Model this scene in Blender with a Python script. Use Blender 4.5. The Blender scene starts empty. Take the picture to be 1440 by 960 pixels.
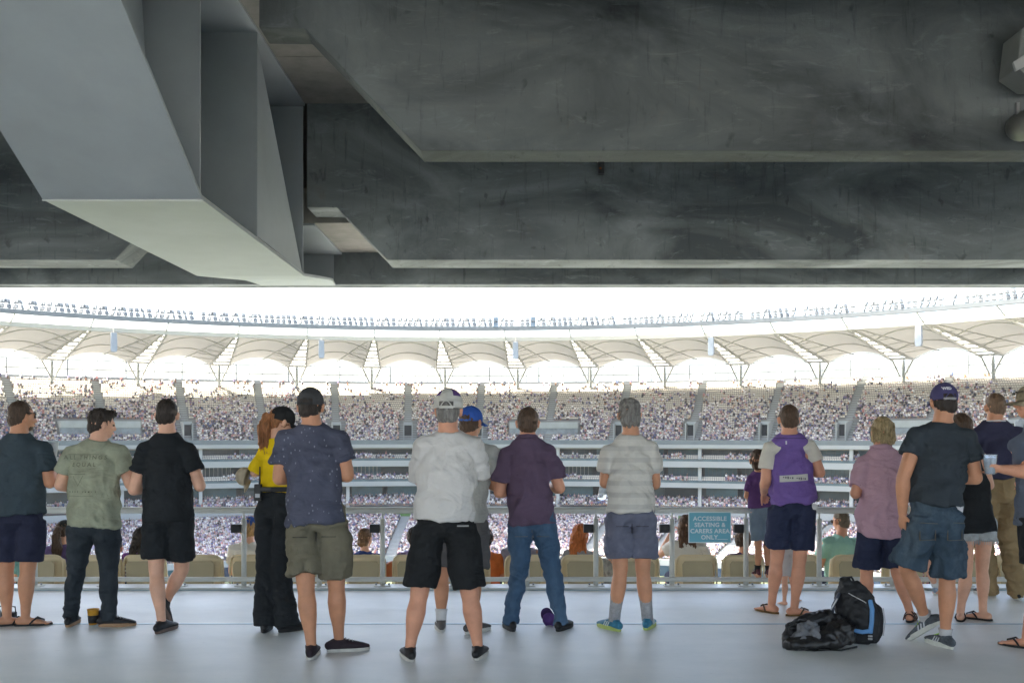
import bpy, bmesh, math, random
import numpy as np
from mathutils import Vector, Matrix, noise
from mathutils.bvhtree import BVHTree
random.seed(7)
RNG = np.random.default_rng(11)
C = bpy.context.scene.collection
R = math.radians
# ---------------------------------------------------------------- camera
CAMZ, F, HV = 1.55, 1400.0, 610.0          # eye height, focal length in photo pixels, horizon row
cam_d = bpy.data.cameras.new("camera")
cam = bpy.data.objects.new("camera", cam_d)
C.objects.link(cam)
cam.location = (0, 0, CAMZ)
cam.rotation_euler = (R(90), 0, 0)
cam_d.sensor_width = 36.0
cam_d.lens = 36.0 * F / 1440.0
cam_d.shift_y = (HV - 480.0) / 1440.0
cam_d.clip_start = 0.1
cam_d.clip_end = 9000.0
bpy.context.scene.camera = cam
# ---------------------------------------------------------------- world and sun
SUN_EL, SUN_AZ = 60.0, -80.0                # azimuth from +Y, negative = towards -X
w = bpy.data.worlds.new("World")
bpy.context.scene.world = w
w.use_nodes = True
nt = w.node_tree
bg = nt.nodes["Background"]
sky = nt.nodes.new("ShaderNodeTexSky")
sky.sky_type = 'NISHITA'
sky.sun_disc = False
sky.sun_elevation = R(SUN_EL)
sky.sun_rotation = R(SUN_AZ)
sky.air_density = 0.75
sky.dust_density = 5.0
sky.ozone_density = 0.6
nt.links.new(sky.outputs[0], bg.inputs[0])
bg.inputs[1].default_value = 0.15
sd = bpy.data.lights.new("sun", 'SUN')
sd.energy = 2.2
sd.angle = R(0.5)
sd.color = (1.0, 0.93, 0.83)
sun = bpy.data.objects.new("sun", sd)
C.objects.link(sun)
dirv = Vector((math.sin(R(SUN_AZ)) * math.cos(R(SUN_EL)), math.cos(R(SUN_AZ)) * math.cos(R(SUN_EL)), math.sin(R(SUN_EL))))
sun.rotation_euler = dirv.to_track_quat('Z', 'Y').to_euler()
sun.location = (-60, 30, 80)
vs = bpy.context.scene.view_settings
vs.view_transform = 'Standard'
vs.look = 'None'
vs.exposure = 3.05
vs.gamma = 1.0
vs.use_white_balance = True
vs.white_balance_temperature = 6850
vs.white_balance_tint = 6
bpy.context.scene.cycles.max_bounces = 10
bpy.context.scene.cycles.diffuse_bounces = 6

def P(u, v, Y):                               # a point of the place, measured in the photograph, at distance Y
    return Vector(((u - 720.0) / F * Y, Y, CAMZ - (v - HV) / F * Y))
def floorY(v):
    return F * CAMZ / (v - HV)
def srgb(r, g, b):
    f = lambda c: (c / 255.0 / 12.92) if c / 255.0 < 0.04045 else ((c / 255.0 + 0.055) / 1.055) ** 2.4
    return (f(r), f(g), f(b))
# ---------------------------------------------------------------- materials
MATS = {}
def mat(name, col, rough=0.7, var=0.12, vscale=8.0, bump=0.0, bscale=60.0, metal=0.0, attr=None, spec=0.4, vstretch=(1, 1, 1), transl=0.0, bdist=0.01):
    if name in MATS: return MATS[name]
    m = bpy.data.materials.new(name)
    m.use_nodes = True
    t = m.node_tree
    b = t.nodes["Principled BSDF"]
    b.inputs["Roughness"].default_value = rough
    b.inputs["Metallic"].default_value = metal
    b.inputs["Specular IOR Level"].default_value = spec
    tc = t.nodes.new("ShaderNodeTexCoord")
    mp = t.nodes.new("ShaderNodeMapping")
    mp.inputs["Scale"].default_value = vstretch
    t.links.new(tc.outputs["Object"], mp.inputs[0])
    if attr:
        a = t.nodes.new("ShaderNodeAttribute"); a.attribute_name = attr
        src = a.outputs["Color"]
    else:
        rgb = t.nodes.new("ShaderNodeRGB"); rgb.outputs[0].default_value = (*col, 1)
        src = rgb.outputs[0]
    if var > 0:
        n = t.nodes.new("ShaderNodeTexNoise")
        n.inputs["Scale"].default_value = vscale
        n.inputs["Detail"].default_value = 6
        n.inputs["Roughness"].default_value = 0.62
        t.links.new(mp.outputs[0], n.inputs["Vector"])
        mr = t.nodes.new("ShaderNodeMapRange")
        mr.inputs[1].default_value = 0.3; mr.inputs[2].default_value = 0.7
        mr.inputs[3].default_value = 1 - var; mr.inputs[4].default_value = 1 + var
        t.links.new(n.outputs[0], mr.inputs[0])
        mx = t.nodes.new("ShaderNodeVectorMath"); mx.operation = 'SCALE'
        t.links.new(src, mx.inputs[0]); t.links.new(mr.outputs[0], mx.inputs["Scale"])
        src = mx.outputs[0]
    t.links.new(src, b.inputs["Base Color"])
    if bump > 0:
        n2 = t.nodes.new("ShaderNodeTexNoise")
        n2.inputs["Scale"].default_value = bscale
        n2.inputs["Detail"].default_value = 4
        t.links.new(mp.outputs[0], n2.inputs["Vector"])
        bp = t.nodes.new("ShaderNodeBump")
        bp.inputs["Strength"].default_value = bump
        bp.inputs["Distance"].default_value = bdist
        t.links.new(n2.outputs[0], bp.inputs["Height"])
        t.links.new(bp.outputs[0], b.inputs["Normal"])
    if transl > 0:
        tr = t.nodes.new("ShaderNodeBsdfTranslucent")
        t.links.new(src, tr.inputs[0])
        ms = t.nodes.new("ShaderNodeMixShader"); ms.inputs[0].default_value = transl
        t.links.new(b.outputs[0], ms.inputs[1]); t.links.new(tr.outputs[0], ms.inputs[2])
        t.links.new(ms.outputs[0], t.nodes["Material Output"].inputs[0])
    MATS[name] = m
    return m

def concrete_mat(name, base, dark):
    m = bpy.data.materials.new(name); m.use_nodes = True
    t = m.node_tree; b = t.nodes["Principled BSDF"]; b.inputs["Roughness"].default_value = 0.75
    b.inputs["Specular IOR Level"].default_value = 0.3
    tc = t.nodes.new("ShaderNodeTexCoord")
    def nz(scale, st, det=8, ro=0.6, dist=0.0):
        mp = t.nodes.new("ShaderNodeMapping"); mp.inputs["Scale"].default_value = st
        t.links.new(tc.outputs["Object"], mp.inputs[0])
        n = t.nodes.new("ShaderNodeTexNoise"); n.inputs["Scale"].default_value = scale
        n.inputs["Detail"].default_value = det; n.inputs["Roughness"].default_value = ro
        n.inputs["Distortion"].default_value = dist
        t.links.new(mp.outputs[0], n.inputs["Vector"]); return n.outputs[0]
    def ramp(x, a, c):
        r_ = t.nodes.new("ShaderNodeMapRange"); r_.inputs[1].default_value = a; r_.inputs[2].default_value = c
        t.links.new(x, r_.inputs[0]); return r_.outputs[0]
    def mix(f, a, c):
        mx = t.nodes.new("ShaderNodeMix"); mx.data_type = 'RGBA'
        t.links.new(f, mx.inputs[0])
        for i, s in ((6, a), (7, c)):
            if isinstance(s, tuple): mx.inputs[i].default_value = (*s, 1)
            else: t.links.new(s, mx.inputs[i])
        return mx.outputs[2]
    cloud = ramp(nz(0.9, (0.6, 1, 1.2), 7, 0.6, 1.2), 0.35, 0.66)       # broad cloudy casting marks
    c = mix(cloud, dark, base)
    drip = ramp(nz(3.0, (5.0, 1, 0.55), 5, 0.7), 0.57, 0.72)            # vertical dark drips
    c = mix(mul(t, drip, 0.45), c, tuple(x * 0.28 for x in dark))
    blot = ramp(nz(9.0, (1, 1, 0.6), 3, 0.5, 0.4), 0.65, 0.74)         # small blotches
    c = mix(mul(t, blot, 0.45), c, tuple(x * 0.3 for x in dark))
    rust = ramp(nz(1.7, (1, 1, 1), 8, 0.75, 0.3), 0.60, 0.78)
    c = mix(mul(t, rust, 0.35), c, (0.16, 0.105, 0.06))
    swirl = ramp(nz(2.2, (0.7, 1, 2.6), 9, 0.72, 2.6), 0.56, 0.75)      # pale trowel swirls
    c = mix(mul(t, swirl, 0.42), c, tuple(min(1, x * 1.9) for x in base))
    t.links.new(c, b.inputs["Base Color"])
    bp = t.nodes.new("ShaderNodeBump"); bp.inputs["Strength"].default_value = 0.35; bp.inputs["Distance"].default_value = 0.01
    t.links.new(nz(22.0, (1, 1, 1), 8, 0.7), bp.inputs["Height"]); t.links.new(bp.outputs[0], b.inputs["Normal"])
    MATS[name] = m
    return m
def mul(t, x, k):
    n = t.nodes.new("ShaderNodeMath"); n.operation = 'MULTIPLY'; n.inputs[1].default_value = k
    t.links.new(x, n.inputs[0]); return n.outputs[0]

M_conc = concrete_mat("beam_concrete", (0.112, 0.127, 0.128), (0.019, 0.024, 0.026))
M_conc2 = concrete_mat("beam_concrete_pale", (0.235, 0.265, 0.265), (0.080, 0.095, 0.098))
M_conc_pale = mat("soffit_concrete", (0.21, 0.205, 0.185), 0.85, 0.2, 4, 0.3, 30)
M_steel = mat("girder_paint", (0.27, 0.305, 0.318), 0.5, 0.10, 1.2, 0.05, 9)
M_steel_edge = mat("girder_edge_paint", (0.46, 0.48, 0.48), 0.5, 0.08, 3)
M_rail = mat("rail_paint", (0.60, 0.61, 0.57), 0.4, 0.06, 10)
M_black = mat("black_plastic", (0.018, 0.019, 0.02), 0.5, 0.2, 10)
M_zinc = mat("zinc_bolt", (0.25, 0.26, 0.27), 0.4, 0.1, 10, metal=0.8)
M_seat = mat("beige_plastic", (0.70, 0.58, 0.37), 0.42, 0.06, 3, 0.15, 200)
M_seat_dark = mat("seat_pad", (0.40, 0.335, 0.21), 0.6, 0.06, 3, 0.15, 200)
# ---------------------------------------------------------------- mesh helpers
class MB:
    def __init__(s): s.v = []; s.f = []
    def add(s, vs, fs):
        k = len(s.v); s.v += [tuple(x) for x in vs]; s.f += [tuple(i + k for i in f) for f in fs]; return s
    def box(s, lo, hi):
        x0, y0, z0 = lo; x1, y1, z1 = hi
        return s.add([(x0,y0,z0),(x1,y0,z0),(x1,y1,z0),(x0,y1,z0),(x0,y0,z1),(x1,y0,z1),(x1,y1,z1),(x0,y1,z1)],
                     [(0,3,2,1),(4,5,6,7),(0,1,5,4),(1,2,6,5),(2,3,7,6),(3,0,4,7)])
    def prism(s, poly, axis, a, b):            # poly = 2D outline, extruded along axis from a to b
        n = len(poly)
        def pt(p, h):
            if axis == 'y': return (p[0], h, p[1])
            if axis == 'x': return (h, p[0], p[1])
            return (p[0], p[1], h)
        vs = [pt(p, a) for p in poly] + [pt(p, b) for p in poly]
        return s.add(vs, [tuple(range(n)), tuple(range(2*n-1, n-1, -1))] + [(i, (i+1) % n, (i+1) % n + n, i + n) for i in range(n)])
    def tube(s, pts, rad, n=12, ref=None, cap='round'):   # rad: float or (a, b) per point; a lies along ref
        pts = [Vector(p) for p in pts]
        rad = [(r_, r_) if not isinstance(r_, tuple) else r_ for r_ in rad]
        m = len(pts)
        tang = []
        for i in range(m):
            d = pts[min(i+1, m-1)] - pts[max(i-1, 0)]
            tang.append(d.normalized() if d.length > 1e-9 else Vector((0, 0, 1)))
        rings = []
        if cap == 'round':
            for k in (0.12, 0.5, 0.87):
                c = math.cos(math.asin(k))
                r_ = rad[0]; h = min(r_)
                rings.append((pts[0] - tang[0] * h * c, (r_[0]*k, r_[1]*k), tang[0]))
        for i in range(m): rings.append((pts[i], rad[i], tang[i]))
        if cap == 'round':
            for k in (0.87, 0.5, 0.12):
                c = math.cos(math.asin(k)); r_ = rad[-1]; h = min(r_)
                rings.append((pts[-1] + tang[-1] * h * c, (r_[0]*k, r_[1]*k), tang[-1]))
        R0 = Vector(ref) if ref is not None else (Vector((1, 0, 0)) if abs(tang[0].x) < 0.9 else Vector((0, 1, 0)))
        vs = []
        for p, r_, tg in rings:
            a = (R0 - tg * R0.dot(tg))
            a = a.normalized() if a.length > 1e-6 else tg.orthogonal().normalized()
            b = tg.cross(a)
            for j in range(n):
                q = 2 * math.pi * j / n
                vs.append(p + a * (math.cos(q) * r_[0]) + b * (math.sin(q) * r_[1]))
        k = len(rings)
        fs = [(i*n + j, i*n + (j+1) % n, (i+1)*n + (j+1) % n, (i+1)*n + j) for i in range(k-1) for j in range(n)]
        fs += [tuple(range(n-1, -1, -1)), tuple(range((k-1)*n, k*n))]
        return s.add(vs, fs)
    def ell(s, c, r_, rot=None, n=14, m=8):
        c = Vector(c); vs = []
        M3 = rot if rot is not None else Matrix.Identity(3)
        for i in range(1, m):
            la = math.pi * i / m
            for j in range(n):
                lo = 2 * math.pi * j / n
                vs.append(c + M3 @ Vector((r_[0]*math.sin(la)*math.cos(lo), r_[1]*math.sin(la)*math.sin(lo), r_[2]*math.cos(la))))
        k = len(vs); vs += [c + M3 @ Vector((0, 0, r_[2])), c - M3 @ Vector((0, 0, r_[2]))]
        fs = [(i*n + j, (i+1)*n + j, (i+1)*n + (j+1) % n, i*n + (j+1) % n) for i in range(m-2) for j in range(n)]
        fs += [(k, j, (j+1) % n) for j in range(n)] + [(k+1, (m-2)*n + (j+1) % n, (m-2)*n + j) for j in range(n)]
        return s.add(vs, fs)
    def mesh(s, name, m=None, smooth=False, bevel=0.0):
        me = bpy.data.meshes.new(name)
        me.from_pydata(s.v, [], s.f); me.update()
        if m: me.materials.append(m)
        if bevel > 0:
            bm = bmesh.new(); bm.from_mesh(me)
            bmesh.ops.recalc_face_normals(bm, faces=bm.faces)
            bmesh.ops.bevel(bm, geom=[e for e in bm.edges if len(e.link_faces) == 2 and e.calc_face_angle(0) > 0.6], offset=bevel, segments=2, affect='EDGES', profile=0.6)
            bm.to_mesh(me); bm.free()
        else:
            bm = bmesh.new(); bm.from_mesh(me); bmesh.ops.recalc_face_normals(bm, faces=bm.faces); bm.to_mesh(me); bm.free()
        if smooth: me.shade_smooth()
        return me
    def build(s, name, m=None, parent=None, smooth=False, bevel=0.0):
        return link(name, s.mesh(name, m, smooth, bevel), parent)
def link(name, me, parent=None, loc=None):
    o = bpy.data.objects.new(name, me); C.objects.link(o)
    if parent: o.parent = parent
    if loc is not None: o.location = loc
    return o
def tag(o, label=None, cat=None, group=None, kind=None):
    if label: o['label'] = label
    if cat: o['category'] = cat
    if group: o['group'] = group
    if kind: o['kind'] = kind
    return o
def empty(name, loc, label=None, cat=None, group=None, rz=0.0):
    o = bpy.data.objects.new(name, None); C.objects.link(o)
    o.location = loc; o.rotation_euler = (0, 0, rz); o.empty_display_size = 0.2
    return tag(o, label, cat, group)
def copy_tree(o, parent=None):
    c = o.copy(); C.objects.link(c); c.parent = parent
    for ch in [x for x in bpy.data.objects if x.parent == o]: copy_tree(ch, c)
    return c
def text_mesh(txt, size, align='CENTER', space=1.0, line=1.0, extrude=0.0, bold=0.0):
    cu = bpy.data.curves.new("t", 'FONT'); cu.body = txt; cu.size = size; cu.align_x = align
    cu.space_character = space; cu.space_line = line; cu.extrude = extrude; cu.offset = bold; cu.resolution_u = 3
    ob = bpy.data.objects.new("t", cu); C.objects.link(ob)
    dg = bpy.context.evaluated_depsgraph_get()
    me = bpy.data.meshes.new_from_object(ob.evaluated_get(dg))
    bpy.data.objects.remove(ob); bpy.data.curves.remove(cu)
    return me

# ================================================================ THE NEAR STAND
def structure(o): o['kind'] = 'structure'; return o
FRONT = 10.16
def floor_material():
    m = bpy.data.materials.new("floor_coating"); m.use_nodes = True
    t = m.node_tree; b = t.nodes["Principled BSDF"]
    tc = t.nodes.new("ShaderNodeTexCoord")
    def nz(s_, st, d=6, ro=.6):
        mp = t.nodes.new("ShaderNodeMapping"); mp.inputs["Scale"].default_value = st
        t.links.new(tc.outputs["Object"], mp.inputs[0])
        n = t.nodes.new("ShaderNodeTexNoise"); n.inputs["Scale"].default_value = s_; n.inputs["Detail"].default_value = d; n.inputs["Roughness"].default_value = ro
        t.links.new(mp.outputs[0], n.inputs["Vector"]); return n.outputs[0]
    mx = t.nodes.new("ShaderNodeMix"); mx.data_type = 'RGBA'
    mr = t.nodes.new("ShaderNodeMapRange"); mr.inputs[1].default_value = .38; mr.inputs[2].default_value = .64
    t.links.new(nz(1.1, (1, 1.6, 1), 9, .68), mr.inputs[0]); t.links.new(mr.outputs[0], mx.inputs[0])
    mx.inputs[6].default_value = (0.71, 0.745, 0.73, 1); mx.inputs[7].default_value = (0.80, 0.82, 0.80, 1)
    mx2 = t.nodes.new("ShaderNodeMix"); mx2.data_type = 'RGBA'          # small scuffs
    mr2 = t.nodes.new("ShaderNodeMapRange"); mr2.inputs[1].default_value = .62; mr2.inputs[2].default_value = .72; mr2.inputs[4].default_value = .5
    t.links.new(nz(9, (1, 2, 1), 5, .7), mr2.inputs[0]); t.links.new(mr2.outputs[0], mx2.inputs[0])
    t.links.new(mx.outputs[2], mx2.inputs[6]); mx2.inputs[7].default_value = (0.50, 0.52, 0.52, 1)
    t.links.new(mx2.outputs[2], b.inputs["Base Color"])
    rr = t.nodes.new("ShaderNodeMapRange"); rr.inputs[3].default_value = .42; rr.inputs[4].default_value = .58
    t.links.new(nz(3, (1, 1, 1)), rr.inputs[0]); t.links.new(rr.outputs[0], b.inputs["Roughness"])
    bp = t.nodes.new("ShaderNodeBump"); b.inputs["IOR"].default_value = 1.55
    bp.inputs["Strength"].default_value = .03; bp.inputs["Distance"].default_value = .004
    t.links.new(nz(14, (1, 1, 1)), bp.inputs["Height"]); t.links.new(bp.outputs[0], b.inputs["Normal"])
    return m
M_floor = floor_material()
M_joint = mat("joint_sealant", (0.30, 0.48, 0.60), 0.3, 0.2, 5)
structure(MB().box((-70, -30, -0.35), (70, FRONT, 0)).build("concourse_floor", M_floor))
structure(MB().box((-70, 9.90, 0.0), (70, FRONT + .006, 0.022)).build("floor_kerb", mat("kerb_coating", (0.58, 0.60, 0.59), .3, .12, 3, .1)))
for y, w_ in ((8.13, 0.011), (9.885, 0.010)):
    structure(MB().box((-70, y - w_, 0.001), (70, y + w_, 0.004)).build("floor_joint", M_joint))
for x in (-9.2, -4.9, 5.9, 10.2):
    structure(MB().box((x - .003, -20, 0.001), (x + .003, 8.11, 0.003)).build("floor_joint", mat("joint_line", (.27, .30, .32), .6, .1)))
# the first seating steps and the terrace below them
mb = MB()
mb.box((-70, FRONT, -1.0), (70, 12.0, -0.6))
for i in range(40):
    y0 = 12.0 + i * 0.9; z = -0.6 - (i + 1) * 0.52
    mb.box((-70, y0 + .001, z - 0.6), (70, y0 + 0.9, z))
structure(mb.build("terrace", mat("terrace_concrete", (0.30, 0.31, 0.31), .8, .15, 2)))
# concrete stepped beams overhead (underside of the tier above)
GX = [-14.5, -2.98, 8.6, 20.2, -26.0]        # girder centre lines
def beam_row(Y0, th, zb, zt, chl, chh, gl, gr, ie=.63, m=None):
    xs = sorted(GX)
    edges = [-70] + xs + [70]
    for a, b in zip(edges[:-1], edges[1:]):
        x0 = a + (gr if a != -70 else 0); x1 = b - (gl if b != 70 else 0)
        xa, xb = x0 - (gr - ie)*(a != -70), x1 + (gl - min(gl - .05, ie))*(b != 70)
        poly = [(xa, zt), (xa, zb + chh + .004), (x0, zb + chh), (x0 + chl, zb), (x1 - chl, zb), (x1, zb + chh), (xb, zb + chh + .004), (xb, zt)]
        o = MB().prism(poly, 'y', Y0, Y0 + th).build("ceiling_beam", m or M_conc, bevel=0.012)
        structure(o)
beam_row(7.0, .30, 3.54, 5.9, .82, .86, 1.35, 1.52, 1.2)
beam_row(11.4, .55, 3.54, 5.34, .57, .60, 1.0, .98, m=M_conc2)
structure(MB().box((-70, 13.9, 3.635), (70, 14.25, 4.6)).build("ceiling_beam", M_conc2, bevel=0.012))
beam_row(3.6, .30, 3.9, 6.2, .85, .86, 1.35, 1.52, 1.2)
structure(MB().box((-70, 9.99, 5.33), (70, 11.398, 5.6)).build("ceiling_slab", M_conc_pale))
structure(MB().box((-70, 7.302, 5.33), (70, 9.98, 5.6)).build("ceiling_slab", M_conc_pale))
structure(MB().box((-70, 11.952, 4.08), (70, 13.898, 4.5)).build("ceiling_slab", M_conc_pale))
structure(MB().box((-70, 3.902, 5.9), (70, 6.998, 6.15)).build("ceiling_slab", M_conc_pale))
structure(MB().box((-70, -11, 6.2), (70, 3.898, 6.6)).build("ceiling_slab", M_conc_pale))
# tier above: sloping slab so that the sun stays off the concourse
structure(MB().prism([(14.25, 4.61), (14.25, 5.2), (3, 8.2), (-11, 8.2), (-11, 7.6), (3, 7.4), (12.0, 5.7), (13.0, 4.61)], 'x', -70, 70).build("upper_terrace", M_conc_pale))
# steel girder
def girder(xc, label):
    root = empty("steel_girder", (xc, 9.0, 3.35), label, "girder")
    def part(name, mb, m=M_steel, parent=root, **k):
        mb.v = [(v[0] - 0, v[1] - 9.0, v[2] - 3.35) for v in mb.v]
        return mb.build(name, m, parent, **k)
    W = 0.61; t = .03
    # bottom flange: steep part, level part, end part. (y, z) polyline; the plate is t thick
    prof = [(2.2, 6.20), (7.62, 3.34), (11.35, 3.35), (13.3, 3.60), (13.88, 3.62)]
    up = [(y, z + t) for y, z in prof]
    wid = [W, W, W, W * .95, W * .85]
    for i in range(4):
        m_ = MB(); a, b = prof[i], prof[i+1]; wa, wb = wid[i], wid[i+1]
        vs = [(-wa, a[0], a[1]), (wa, a[0], a[1]), (wb, b[0], b[1]), (-wb, b[0], b[1])]
        m_.add(vs + [(x, y, z + t) for x, y, z in vs], [(0,3,2,1),(4,5,6,7),(0,1,5,4),(1,2,6,5),(2,3,7,6),(3,0,4,7)])
        part("bottom_flange", m_)
    part("web", MB().prism([(p[0], p[1] + t + .001) for p in prof] + [(13.88, 4.04), (11.38, 4.04), (11.38, 5.3), (7.1, 5.3), (7.1, 7.3), (2.2, 9.5)], 'x', -.02, .02))
    def zf(y):
        for (a, b) in zip(prof[:-1], prof[1:]):
            if a[0] <= y <= b[0]: return a[1] + (b[1]-a[1])*(y-a[0])/(b[0]-a[0]) + t + .001
    for y, top, ww in ((5.9, 7.4, W-.02), (7.60, 5.30, W-.012), (9.30, 5.30, W-.012), (11.34, 5.28, W-.012), (13.84, 4.04, .5)):
        for sx in (-1, 1):
            a, b = sorted((sx * .021, sx * ww))
            part("stiffener", MB().box((a, y, zf(y)), (b, y + .022, top)), bevel=.003)
    # diagonal closing plates between the stiffeners
    for sx in (-1, 1):
        a, b = sorted((sx * (W - .03), sx * (W - .012)))
        part("side_plate", MB().prism([(9.33, 3.4), (11.3, 3.39), (9.33, 5.2)], 'x', a - .14*(sx>0), b + .14*(sx<0)), bevel=.003)
        part("side_plate", MB().prism([(7.0, 7.3), (5.0, 7.3), (5.92, 4.6), (7.58, 4.1)], 'x', sx*.2 - .01, sx*.2 + .01))
    # top flange, lying under the concrete
    for (a, b, z) in ((7.3, 11.39, 5.298), (11.955, 13.89, 4.048)):
        part("top_flange", MB().box((-W, a, z), (W, b, z + .028)), bevel=.003)
    part("weld_bead", MB().tube([(-W, 7.62, 3.338), (W, 7.62, 3.338)], [.008, .008], 6), M_steel_edge)
    for sx in (-1, 1):
        part("weld_bead", MB().tube([(sx*(W-.012), y_, z_ + .034) for y_, z_ in prof[:3]], [.007]*3, 6), M_steel_edge)
    # round cover plate near the top of the slope
    pv = Matrix.Rotation(math.atan2(-(6.20-3.34), 5.42), 3, 'X')
    m_ = MB()
    cc = Vector((-.30, 5.62, 4.395)); nn = pv @ Vector((0, 0, 1)); e1 = Vector((1, 0, 0)); e2 = nn.cross(e1)
    ring = [cc + e1 * (.40*math.cos(q)) + e2 * (.40*math.sin(q)) for q in [2*math.pi*i/40 for i in range(40)]]
    vs = [p - nn * .030 for p in ring] + [p - nn * .002 for p in ring]
    m_.add(vs, [tuple(range(40)), tuple(range(79, 39, -1))] + [(i, (i+1) % 40, (i+1) % 40 + 40, i + 40) for i in range(40)])
    part("cover_plate", m_, bevel=.004)
    return root
for i, gx in enumerate(GX):
    girder(gx, ["pale grey painted steel girder under the stand, far out to the left", "pale grey painted steel girder with folded bottom flange hanging below the concrete beams",
                "pale grey steel girder under the stand to the right of the frame", "pale grey steel girder under the stand, far out to the right", "pale grey steel girder at the far left end of the stand"][i])
# fixtures overhead
f = empty("floodlight", P(1430, 95, 6.9), "grey wedge shaped floodlight housing bolted to the dark concrete beam", "floodlight")
MB().prism([(-.10, .16), (-.02, .22), (.30, .22), (.30, -.19), (.0, -.19), (-.13, -.10)], 'y', -.26, .0).build("housing", mat("lamp_housing", (.16, .17, .16), .5, .08, 6), f, bevel=.012)
o = MB().prism([(-.17, -.07), (.02, .055), (.055, .02), (.05, -.02), (-.15, -.13)], 'y', -.29, -.265).build("bracket", mat("lamp_bracket", (.30, .31, .30), .45, .08, 6), f, bevel=.004)
MB().tube([(0.015, -.30, .012), (.015, -.285, .012)], [.022, .022], 12).build("bolt", M_black, f)
MB().tube([(.03, -.285, .22), (.035, -.285, -.05), (.035, -.285, -.30)], [.012]*3, 8).build("cable", M_black, f)
f = empty("speaker", P(1440, 178, 6.85), "small round grey loudspeaker with slotted grille on the cable under the floodlight", "speaker")
MB().tube([(0, 0.04, 0.01), (0, -.16, -.02)], [(.10, .10), (.12, .10)], 24).build("shell", mat("speaker_shell", (.08, .085, .08), .5, .1), f, smooth=True)
for i in range(7):
    z = -.085 + i * .022
    MB().box((-.09 + abs(i-3)*.008, -.275, z - .005), (.09 - abs(i-3)*.008, -.262, z + .005)).build("slat", M_zinc, f)
MB().box((-.09, -.08, .06), (-.07, -.05, .14)).build("bracket", M_zinc, f)
f = empty("sensor", P(845, 235, 11.36), "small dark sensor box fixed high on the second concrete beam", "sensor")
MB().box((-.035, -.06, -.09), (.035, .02, .05)).build("casing", mat("sensor_case", (.05, .05, .05), .4, .1), f, bevel=.006)
MB().box((-.04, -.07, .052), (.04, .028, .075)).build("cap", mat("sensor_cap", (.45, .44, .42), .5, .1), f, bevel=.004)
MB().ell((-.01, -.062, -.03), (.014, .01, .014)).build("lens", mat("sensor_lens", (.3, .1, .04), .2, 0), f)

# rail
RY = 10.02
rail = empty("safety_rail", (0, RY, 0), "pale grey painted tubular safety rail along the edge of the concourse floor", "railing")
MB().tube([(-24, 0, .785), (24, 0, .785)], [.032, .032], 14, ref=(0, 0, 1)).build("top_rail", M_rail, rail, smooth=True)
MB().tube([(-24, -.035, .095), (24, -.035, .095)], [.024, .024], 12, ref=(0, 0, 1)).build("bottom_rail", M_rail, rail, smooth=True)
post_me = MB().tube([(0, 0, .03), (0, 0, .70)], [.026, .026], 12, ref=(1, 0, 0), cap='flat').mesh("post", M_rail, True)
neck_me = MB().tube([(0, 0, .70), (0, 0, .765)], [.011, .011], 8, ref=(1, 0, 0), cap='flat').mesh("spigot", M_rail, True)
plate_me = MB().box((-.085, -.045, .022), (.085, .045, .032)).mesh("base_plate", M_rail, bevel=.003)
bolt_me = MB().tube([(0, 0, .032), (0, 0, .052)], [.010, .010], 6, ref=(1, 0, 0), cap='flat').mesh("bolt", M_zinc)
box_me = MB().box((-.125, -.03, .56), (-.028, .03, .645)).mesh("bracket_box", M_black, bevel=.005)
posts_u = [-49, 49, 150, 251, 343, 449, 538, 637, 741, 838, 945, 1049, 1152, 1255, 1357, 1457, 1557]
for u in posts_u:
    x = (u - 720) / F * RY
    p = link("post", post_me, rail, (x, 0, 0))
    link("spigot", neck_me, p); link("base_plate", plate_me, p)
    for sx in (-.065, .065): link("bolt", bolt_me, p, (sx, 0, 0))
    if u in (49, 343, 538, 838, 945, 1049, 1357): link("bracket_box", box_me, p)
for x in [-23 + i * .72 for i in range(60)]:
    if not (-5.6 < x < 6.1): link("post", post_me, rail, (x, 0, 0))
sg = empty("sign", P(998, 741, RY - .05), "light blue sign reading accessible seating and carers area only, hung on the rail", "sign")
hw, hh = .214, .155
MB().box((-hw, -.004, -hh), (hw, .004, hh)).build("border", mat("sign_border", (.72, .80, .82), .5, .03), sg)
MB().box((-hw+.009, -.008, -hh+.009), (hw-.009, -.0045, hh-.009)).build("board", mat("sign_blue", (.17, .50, .62), .5, .04, 5), sg)
M_ink = mat("sign_lettering", (.75, .85, .88), .5, 0)
for i, (tx, zz) in enumerate((("ACCESSIBLE", .068), ("SEATING &", .006), ("CARERS AREA", -.056), ("ONLY", -.118))):
    me = text_mesh(tx, .060, space=1.06, extrude=.001, bold=.0018)
    me.materials.append(M_ink)
    o = link("lettering", me, sg, (0 if i < 3 else -.005, -.0105, zz)); o.rotation_euler = (R(90), 0, 0)
MB().box((.075, -.0095, -.122), (.18, -.0085, -.117)).build("underline", M_ink, sg)

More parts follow.
